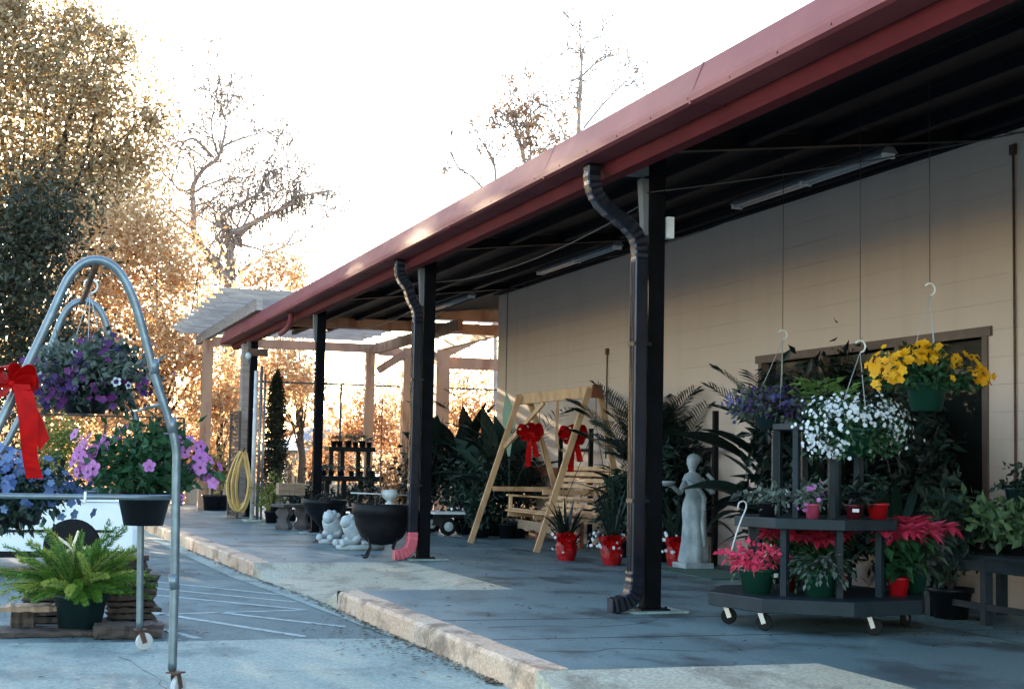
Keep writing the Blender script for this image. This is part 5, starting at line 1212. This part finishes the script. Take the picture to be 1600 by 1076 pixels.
for x in (.75, -2.75):
    for s_ in (-1, 1):
        g = MB(); y = yc+s_*(hw-.09); nn = 30; vs = []
        for q_, h_ in ((.62,-.5), (.9,-.5), (1,-.36), (1,.36), (.9,.5), (.62,.5)):
            for k in range(nn): a = 2*pi*k/nn; vs.append((x+.33*q_*cos(a), y+.22*h_, LOT+.332+.33*q_*sin(a)))
        g.add(vs, [(i*nn+k, (i+1)*nn+k, (i+1)*nn+(k+1) % nn, i*nn+(k+1) % nn) for i in range(5) for k in range(nn)]+[tuple(range(nn)), tuple(5*nn+k for k in range(nn))[::-1]]); wl = g.build('wheel', 'rubber', t)
        g = MB()
        for k in range(5): a = 2*pi*k/5; g.bar((x, y+s_*.115, LOT+.332), (x+.2*cos(a), y+s_*.112, LOT+.332+.2*sin(a)), .03, .05, up=(0,1,0))
        g.build('rim', 'chrome', wl)
for s_ in (-1, 1):
    g = MB(); g.blob((1.40, yc+s_*.66, LOT+.74), (.09,.17,.075), 12); g.build('headlight', 'chrome', t)
g = MB(); g.bb(1.45, 1.515, yc-.55, yc+.55, LOT+.38, LOT+.52); g.build('grille', 'rubber', t)
g = MB()
for x in (-.42, -1.8): g.bb(x-.004, x+.004, yc-hw-.012, yc-hw-.002, LOT+.35, LOT+1.1)
g.bb(-3.2, 1.2, yc-hw-.016, yc-hw-.002, LOT+.50, LOT+.53); g.bb(.30, .306, yc-hw-.018, yc-hw-.010, LOT+.45, LOT+1.02); g.bb(.306, 1.30, yc-hw-.018, yc-hw-.012, LOT+.84, LOT+.846); g.bb(-3.2, 1.38, yc-hw-.02, yc-hw-.004, LOT+.22, LOT+.29)
g.build('trim', 'rubber', t)
for x in (-.85, -2.2): MB().bb(x-.11, x+.11, yc-hw-.045, yc-hw-.012, LOT+.93, LOT+.965).build('door_handle', 'car', t, bevel=.006)
MB().box((-.55, yc-hw-.1, LOT+1.18), (.1,.2,.12)).build('mirror', 'car', t, bevel=.02)
# ================================================================== BACKGROUND
def tree(label, base, H, blobs, n, lsz, lm, trunk_r=.25, bark='barkdark', name='leafy_tree', cat='tree', limbs=10, clump=40, group=None, extra=None, lo=.25, spread=1.0, wf=.6):
    t = thing(name, label, cat, base, group); bx, by, bz = base
    g = MB(); top = V(bx, by, bz+H*.55); g.tube([V(bx,by,bz-.1), V(bx+.05,by,bz+H*.2), V(bx-.1,by+.1,bz+H*.4), top], [trunk_r, trunk_r*.8, trunk_r*.6, trunk_r*.4], 10)
    for k in range(limbs):
        c, r = blobs[k % len(blobs)]; tgt = Vector(c)+V(*(np.array(r)*rng.uniform(-.7,.7,3))); st_ = V(bx, by, bz+H*random.uniform(.2,.5)); md = st_.lerp(tgt, .5)+V(random.uniform(-.4,.4), random.uniform(-.4,.4), random.uniform(.0,.5)); g.tube(smooth_pts([st_, md, tgt], 4), [trunk_r*.2*(1-.105*i) for i in range(9)], 6)
    g.build('trunk', bark, t)
    vol = [r[0]*r[1]*r[2] for _, r in blobs]; tot = sum(v**.67 for v in vol); P1 = []; 
    for (c, r), v_ in zip(blobs, vol):
        p, v = shell(c, r, int(n*v_**.67/tot), lo, -2, clump, .23); P1.append(p)
    P1 = np.vstack(P1)
    if extra is None: MB().leaves(P1, lsz, lsz*wf, .3).build('crown', lm, t)
    else:
        sel = extra(P1); MB().leaves(P1[~sel], lsz, lsz*wf, .3).build('crown', lm, t); MB().leaves(P1[sel], lsz, lsz*wf, .3).build('crown', extra.lm, t)
    return t
def pb(px, py, rpx, Y, k=1.0, kz=1.0):
    c = P(px, py, Y=Y); r = rpx*Y*1.02/2350; return (tuple(c), (r, r*k, r*kz))
tree('huge olive-brown leaved oak filling the upper left, behind the rack', (.2, 46, LOT), 15, [pb(60,110,120,46), pb(150,150,95,46), pb(195,250,80,46), pb(90,280,140,47), pb(-90,200,170,46), pb(-60,60,120,47), pb(240,185,38,45), pb(120,45,60,46), pb(180,70,45,46), pb(20,20,70,46), pb(60,330,110,47), pb(160,330,90,46)], 50000, .15, 'l_olive', .45, limbs=22, clump=110, lo=.15)
tree('golden backlit tree to the left of the bare mossy oak', (4.0, 42, LOT), 9, [pb(225,370,95,42), pb(165,440,105,42), pb(285,430,55,41), pb(255,520,85,41), pb(140,540,110,42), pb(200,620,110,42), pb(90,620,110,42), pb(300,560,48,41)], 33000, .13, 'l_gold', .28, limbs=18, clump=110, lo=.1)
tree('dark green tree crown at the left edge behind the rack', (-1.3, 38, LOT), 8, [pb(30,400,105,38), pb(70,340,80,38), pb(-60,440,140,38), pb(40,500,95,38), pb(-40,600,120,38), pb(95,560,60,38)], 16000, .14, 'l_dkgreen', .3, limbs=16, clump=60)
# trees added left of the view to cast shade and fill window reflections
tree('tall dense evergreen added beyond the left edge of the lot for shade', (-8, 44, LOT), 15, [((-8,44,10), (5,4,5)), ((-4.5,44,7), (4,3,4)), ((-11,42,7), (4,4,5)), ((-3,45,12), (3,3,3.5)), ((-7,44,4), (5,3,3.5))], 30000, .27, 'l_olive', .4, limbs=12, group='added shade trees left of the lot')
tree('broad evergreen added out of view, farthest left of the lot, for shade', (-17, 38, LOT), 13, [((-17,38,8), (6,5,5)), ((-13,38,4), (4,3,4))], 9000, .4, 'l_olive', .4, limbs=10, group='added shade trees left of the lot')
tree('small golden tree rising behind the pergola roof', (8.2, 44, LOT), 6.8, [pb(440,410,48,44), pb(465,450,42,44), pb(400,440,45,44), pb(345,480,50,44)], 2600, .13, 'l_gold', .14, limbs=14, clump=45)
# low growth behind the pergola
k = 0
for px, py, r, Y, lm, n, lab in ((350,600,60,41,'l_gold',4200,'golden tree behind the leftmost pergola posts'), (440,560,62,43,'l_gold',3800,'golden tree seen under the pergola beside the dark cypress'), (575,650,52,46,'l_rust',2600,'rust-leaved tree framed between the pergola posts'), (510,700,45,48,'l_rust',1700,'low russet tree behind the slim dark post'), (650,600,55,44,'l_gold',1500,'thin golden tree behind the far post'), (725,610,60,46,'l_rust',1700,'thin brown-leaved tree seen above the banana plants'), (620,700,60,50,'l_gold',2200,'golden bush low behind the fence near the far post'), (700,700,75,48,'l_rust',2300,'russet bush low behind the banana plants'), (330,700,70,43,'l_gold',4200,'golden bush low behind the first pergola post'), (250,700,75,44,'l_rust',3600,'russet bush behind the chain-link fence and pink flowers'), (150,720,60,44,'l_gold',2000,'golden bush behind the chain-link fence near the purple basket'), (780,620,60,47,'l_rust',900,'thin brown tree at the wall corner')):
    c, rr = pb(px, py, r, Y, 1, 1.15); hz = max(c[2]+rr[2], 2); tree(lab, (c[0], c[1], LOT), hz, [(c, rr), ((c[0]+rr[0]*.5, c[1], c[2]-rr[2]*.6), (rr[0]*.8, rr[1]*.8, rr[2]*.6)), ((c[0]-rr[0]*.5, c[1], c[2]-rr[2]*.5), (rr[0]*.7, rr[1]*.8, rr[2]*.6))], n, .13, lm, .09, limbs=8, clump=34, group='backlit trees and bushes behind the pergola')
c, rr = pb(88, 688, 40, 27)
tree('yellow-green shrub behind the red bow, in front of the chain-link fence', (c[0], 27, LOT), 1.6, [(c, (rr[0]*1.1, rr[1], rr[2]*.9)), ((c[0]+.05, 27, c[2]-.4), (.35,.35,.4))], 1500, .075, 'l_shrub', .03, limbs=8, clump=22, name='garden_shrub', cat='shrub')
# bare trees
def branch(mb, p, dr, L, r, dep, tips, wob=.42, up=.12, split=(2,3), leafs=None):
    pts = [p.copy()]; rs = [r]; n = 5; d_ = dr.normalized()
    for i in range(n):
        d_ = (d_+V(*rng.normal(size=3)*wob*.35)+V(0,0,up*.3)).normalized(); p = p+d_*L/n; pts.append(p.copy()); rs.append(r*(1-.5*(i+1)/n))
    mb.tube(pts, rs, 5 if dep < 3 else 4, cap=False)
    tips.append(p.copy())
    if dep <= 0: return
    for k in range(random.randint(*split)):
        i = random.randint(2, n); q = pts[i]; nd = (d_+V(*rng.normal(size=3)*.75)).normalized(); branch(mb, q, nd, L*random.uniform(.5,.8), max(.015, rs[i]*.65), dep-1, tips, wob, up, split)
def baretree(label, base, Y, limbs, dep=3, r0_=.16, leaf=None, nleaf=0, moss=False, lsz=.12, jd=.8, group=None, tw=1.0):
    t = thing('bare_tree', label, 'tree', base, group); g = MB(); tips = []
    allp = []
    for li, (pts, ra, rb) in enumerate(limbs):
        w3 = [Vector(P(a, b, Y=Y))+V(0, jd*sin(li*2.1)*i/len(pts), 0) for i, (a, b) in enumerate(pts)]
        sp = smooth_pts(w3, 4); m_ = len(sp); g.tube(sp, [(.95 if moss else .72)*(ra+(rb-ra)*i/(m_-1)) for i in range(m_)], 7, cap=False); allp.append(sp)
        for i in range(2, m_):
            tg = (sp[i]-sp[i-1]).normalized(); 
            if random.random() < .75: branch(g, sp[i], (tg*.6+V(*rng.normal(size=3)*.7)+V(0,0,.25)), random.uniform(.5,1.2)*tw, max(.02, (ra+(rb-ra)*i/m_)*.4), dep, tips)
    g.build('trunk', 'bark', t)
    if leaf:
        T = np.array([tuple(x) for x in tips]); idx = rng.integers(0, len(T), nleaf); MB().leaves(T[idx]+rng.normal(size=(nleaf,3))*.12, lsz, lsz*.5, .6).build('crown', leaf, t)
    if moss:
        g = MB()
        for sp in allp[:4]:
            for i in range(2, len(sp)):
                for _ in range(5):
                    p = sp[i]+V(random.gauss(0,.12), random.gauss(0,.12), -.03); L = random.uniform(.15,.75); g.tube([p, p+V(random.gauss(0,.05),0,-L*.5), p+V(random.gauss(0,.08),0,-L)], [.02,.012,.003], 4, cap=False)
        g.build('hanging_moss', 'l_moss', t)
    return t
b0 = P(350, 470, Y=48)
baretree('bare oak hung with grey moss rising behind the pergola', (b0[0]+.3, 48, LOT), 48, [
 ([(362,770),(360,600),(362,480),(355,440),(340,415),(325,395)], .26, .12), ([(362,445),(360,410),(362,385),(385,355),(410,340),(440,325),(470,305),(525,292)], .17, .03), ([(385,355),(360,362),(340,350),(355,330),(378,318),(400,305),(410,280),(425,270)], .10, .025),
 ([(430,330),(455,320),(462,300),(463,285)], .05, .02), ([(325,395),(305,370),(303,320),(303,290),(320,262),(342,245),(352,225),(380,212),(408,203)], .12, .025), ([(342,245),(332,220),(328,195),(332,175)], .05, .015), ([(345,235),(352,205),(350,180),(343,162)], .05, .015), ([(332,245),(312,222),(300,215),(285,225),(278,260),(262,290)], .06, .015), ([(303,295),(280,300),(265,285)], .05,.015),
 ([(305,300),(325,288),(350,280),(370,278)], .05,.015), ([(425,395),(450,380),(465,360),(500,350)], .05,.015)], 3, leaf='l_brown', nleaf=1900, moss=True, lsz=.10, tw=1.45)
gp_ = 'bare trees rising behind the porch roof'
baretree('tall bare tree behind the porch roof with brown leaves near its foot', (20, 46, LOT), 46, [
 ([(902,640),(902,400),(904,230),(904,190),(908,120),(907,80),(905,40)], .15, .02), ([(904,125),(930,100),(955,85),(975,60)], .06, .015), ([(906,90),(915,68),(935,62)], .04,.012), ([(912,200),(945,160),(975,130),(998,106)], .06,.02), ([(968,135),(990,133),(1018,136)], .03,.012), ([(903,170),(898,150),(903,130)], .07,.03), ([(880,400),(885,260),(878,200),(850,162)], .06,.015), ([(905,85),(895,72),(885,80)], .03,.01)], 2, leaf='l_brown', nleaf=420, lsz=.12, group=gp_, tw=.7)
baretree('bare tree behind the porch roof hung with reddish-brown leaf clusters', (17.5, 44, LOT), 44, [
 ([(820,640),(822,400),(824,290),(815,230),(800,185),(790,170)], .12, .02), ([(824,290),(832,230),(828,180),(832,150)], .06,.012), ([(820,260),(805,220),(785,185)], .05,.012), ([(845,240),(860,220),(870,190)], .04,.012)], 3, leaf='l_brown', nleaf=1500, lsz=.14, group=gp_, tw=.8)
baretree('small bare tree behind the porch roof, leftmost of the three', (15, 45, LOT), 45, [
 ([(774,640),(774,400),(774,280),(770,250),(755,225),(743,205)], .09, .015), ([(772,260),(765,235),(762,215)], .04,.01), ([(760,300),(735,278),(712,265),(698,248)], .06,.012), ([(745,300),(715,288),(690,280)], .03,.01)], 2, leaf='l_brown', nleaf=160, lsz=.11, group=gp_, tw=.6)
# distant buildings beyond the fence
def hut(label, px0, px1, yb, yr, Y, wm, rm, name='distant_house', over=.4, depth=6):
    a = P(px0, yb, Y=Y); b = P(px1, yb, Y=Y); zr_ = P((px0+px1)/2, yr, Y=Y)[2]; ze = a[2]; t = thing(name, label, 'building', ((a[0]+b[0])/2, Y+depth/2, LOT), 'small buildings beyond the fence')
    MB().bb(a[0], b[0], Y, Y+depth, LOT, ze).build('wall', wm, t)
    x0, x1 = a[0]-over, b[0]+over; g = MB(); i = min((x1-x0)/2-.1, depth/2)*.75
    g.add([(x0,Y-over,ze), (x1,Y-over,ze), (x1,Y+depth+over,ze), (x0,Y+depth+over,ze), (x0+i,Y+depth/2-.2,zr_), (x1-i,Y+depth/2-.2,zr_), (x1-i,Y+depth/2+.2,zr_), (x0+i,Y+depth/2+.2,zr_)], [(3,2,1,0), (0,1,5,4), (1,2,6,5), (2,3,7,6), (3,0,4,7), (4,5,6,7)]); g.build('roof', rm, t)
    g = MB(); w4 = (b[0]-a[0])/5
    for q in (1, 3): g.bb(a[0]+w4*q, a[0]+w4*(q+1), Y-.02, Y-.003, ze-1.3, ze-.4)
    g.build('window', 'glass', t)
hut('pale hip-roofed building seen beyond the fence right of the cypress', 446, 473, 703, 688, 58, 'tanwall', 'shingle', over=.3, depth=4)
hut('long tan building beyond the fence behind the slim dark post', 470, 560, 690, 668, 80, 'tanwall', 'greyroof')
hut('grey-roofed building beyond the fence close to the far post', 622, 680, 690, 668, 62, 'white', 'greyroof')
g = MB(); g.bb(4.6, 16, 40.6, 41.2, LOT, .55); tag(g.build('low_wall', 'tanwall'), 'low tan wall beyond the fence under the pergola', 'wall')
g = MB(); n = 1400
p = np.column_stack([rng.uniform(-60, 90, 26000), rng.uniform(88, 96, 26000), np.abs(rng.normal(size=26000))*2.0+LOT]); g.leaves(p, .6, .45, 0); stuff(g, 'distant_treeline', 'l_rust', 'low russet far-off tree line along the horizon', 'trees')
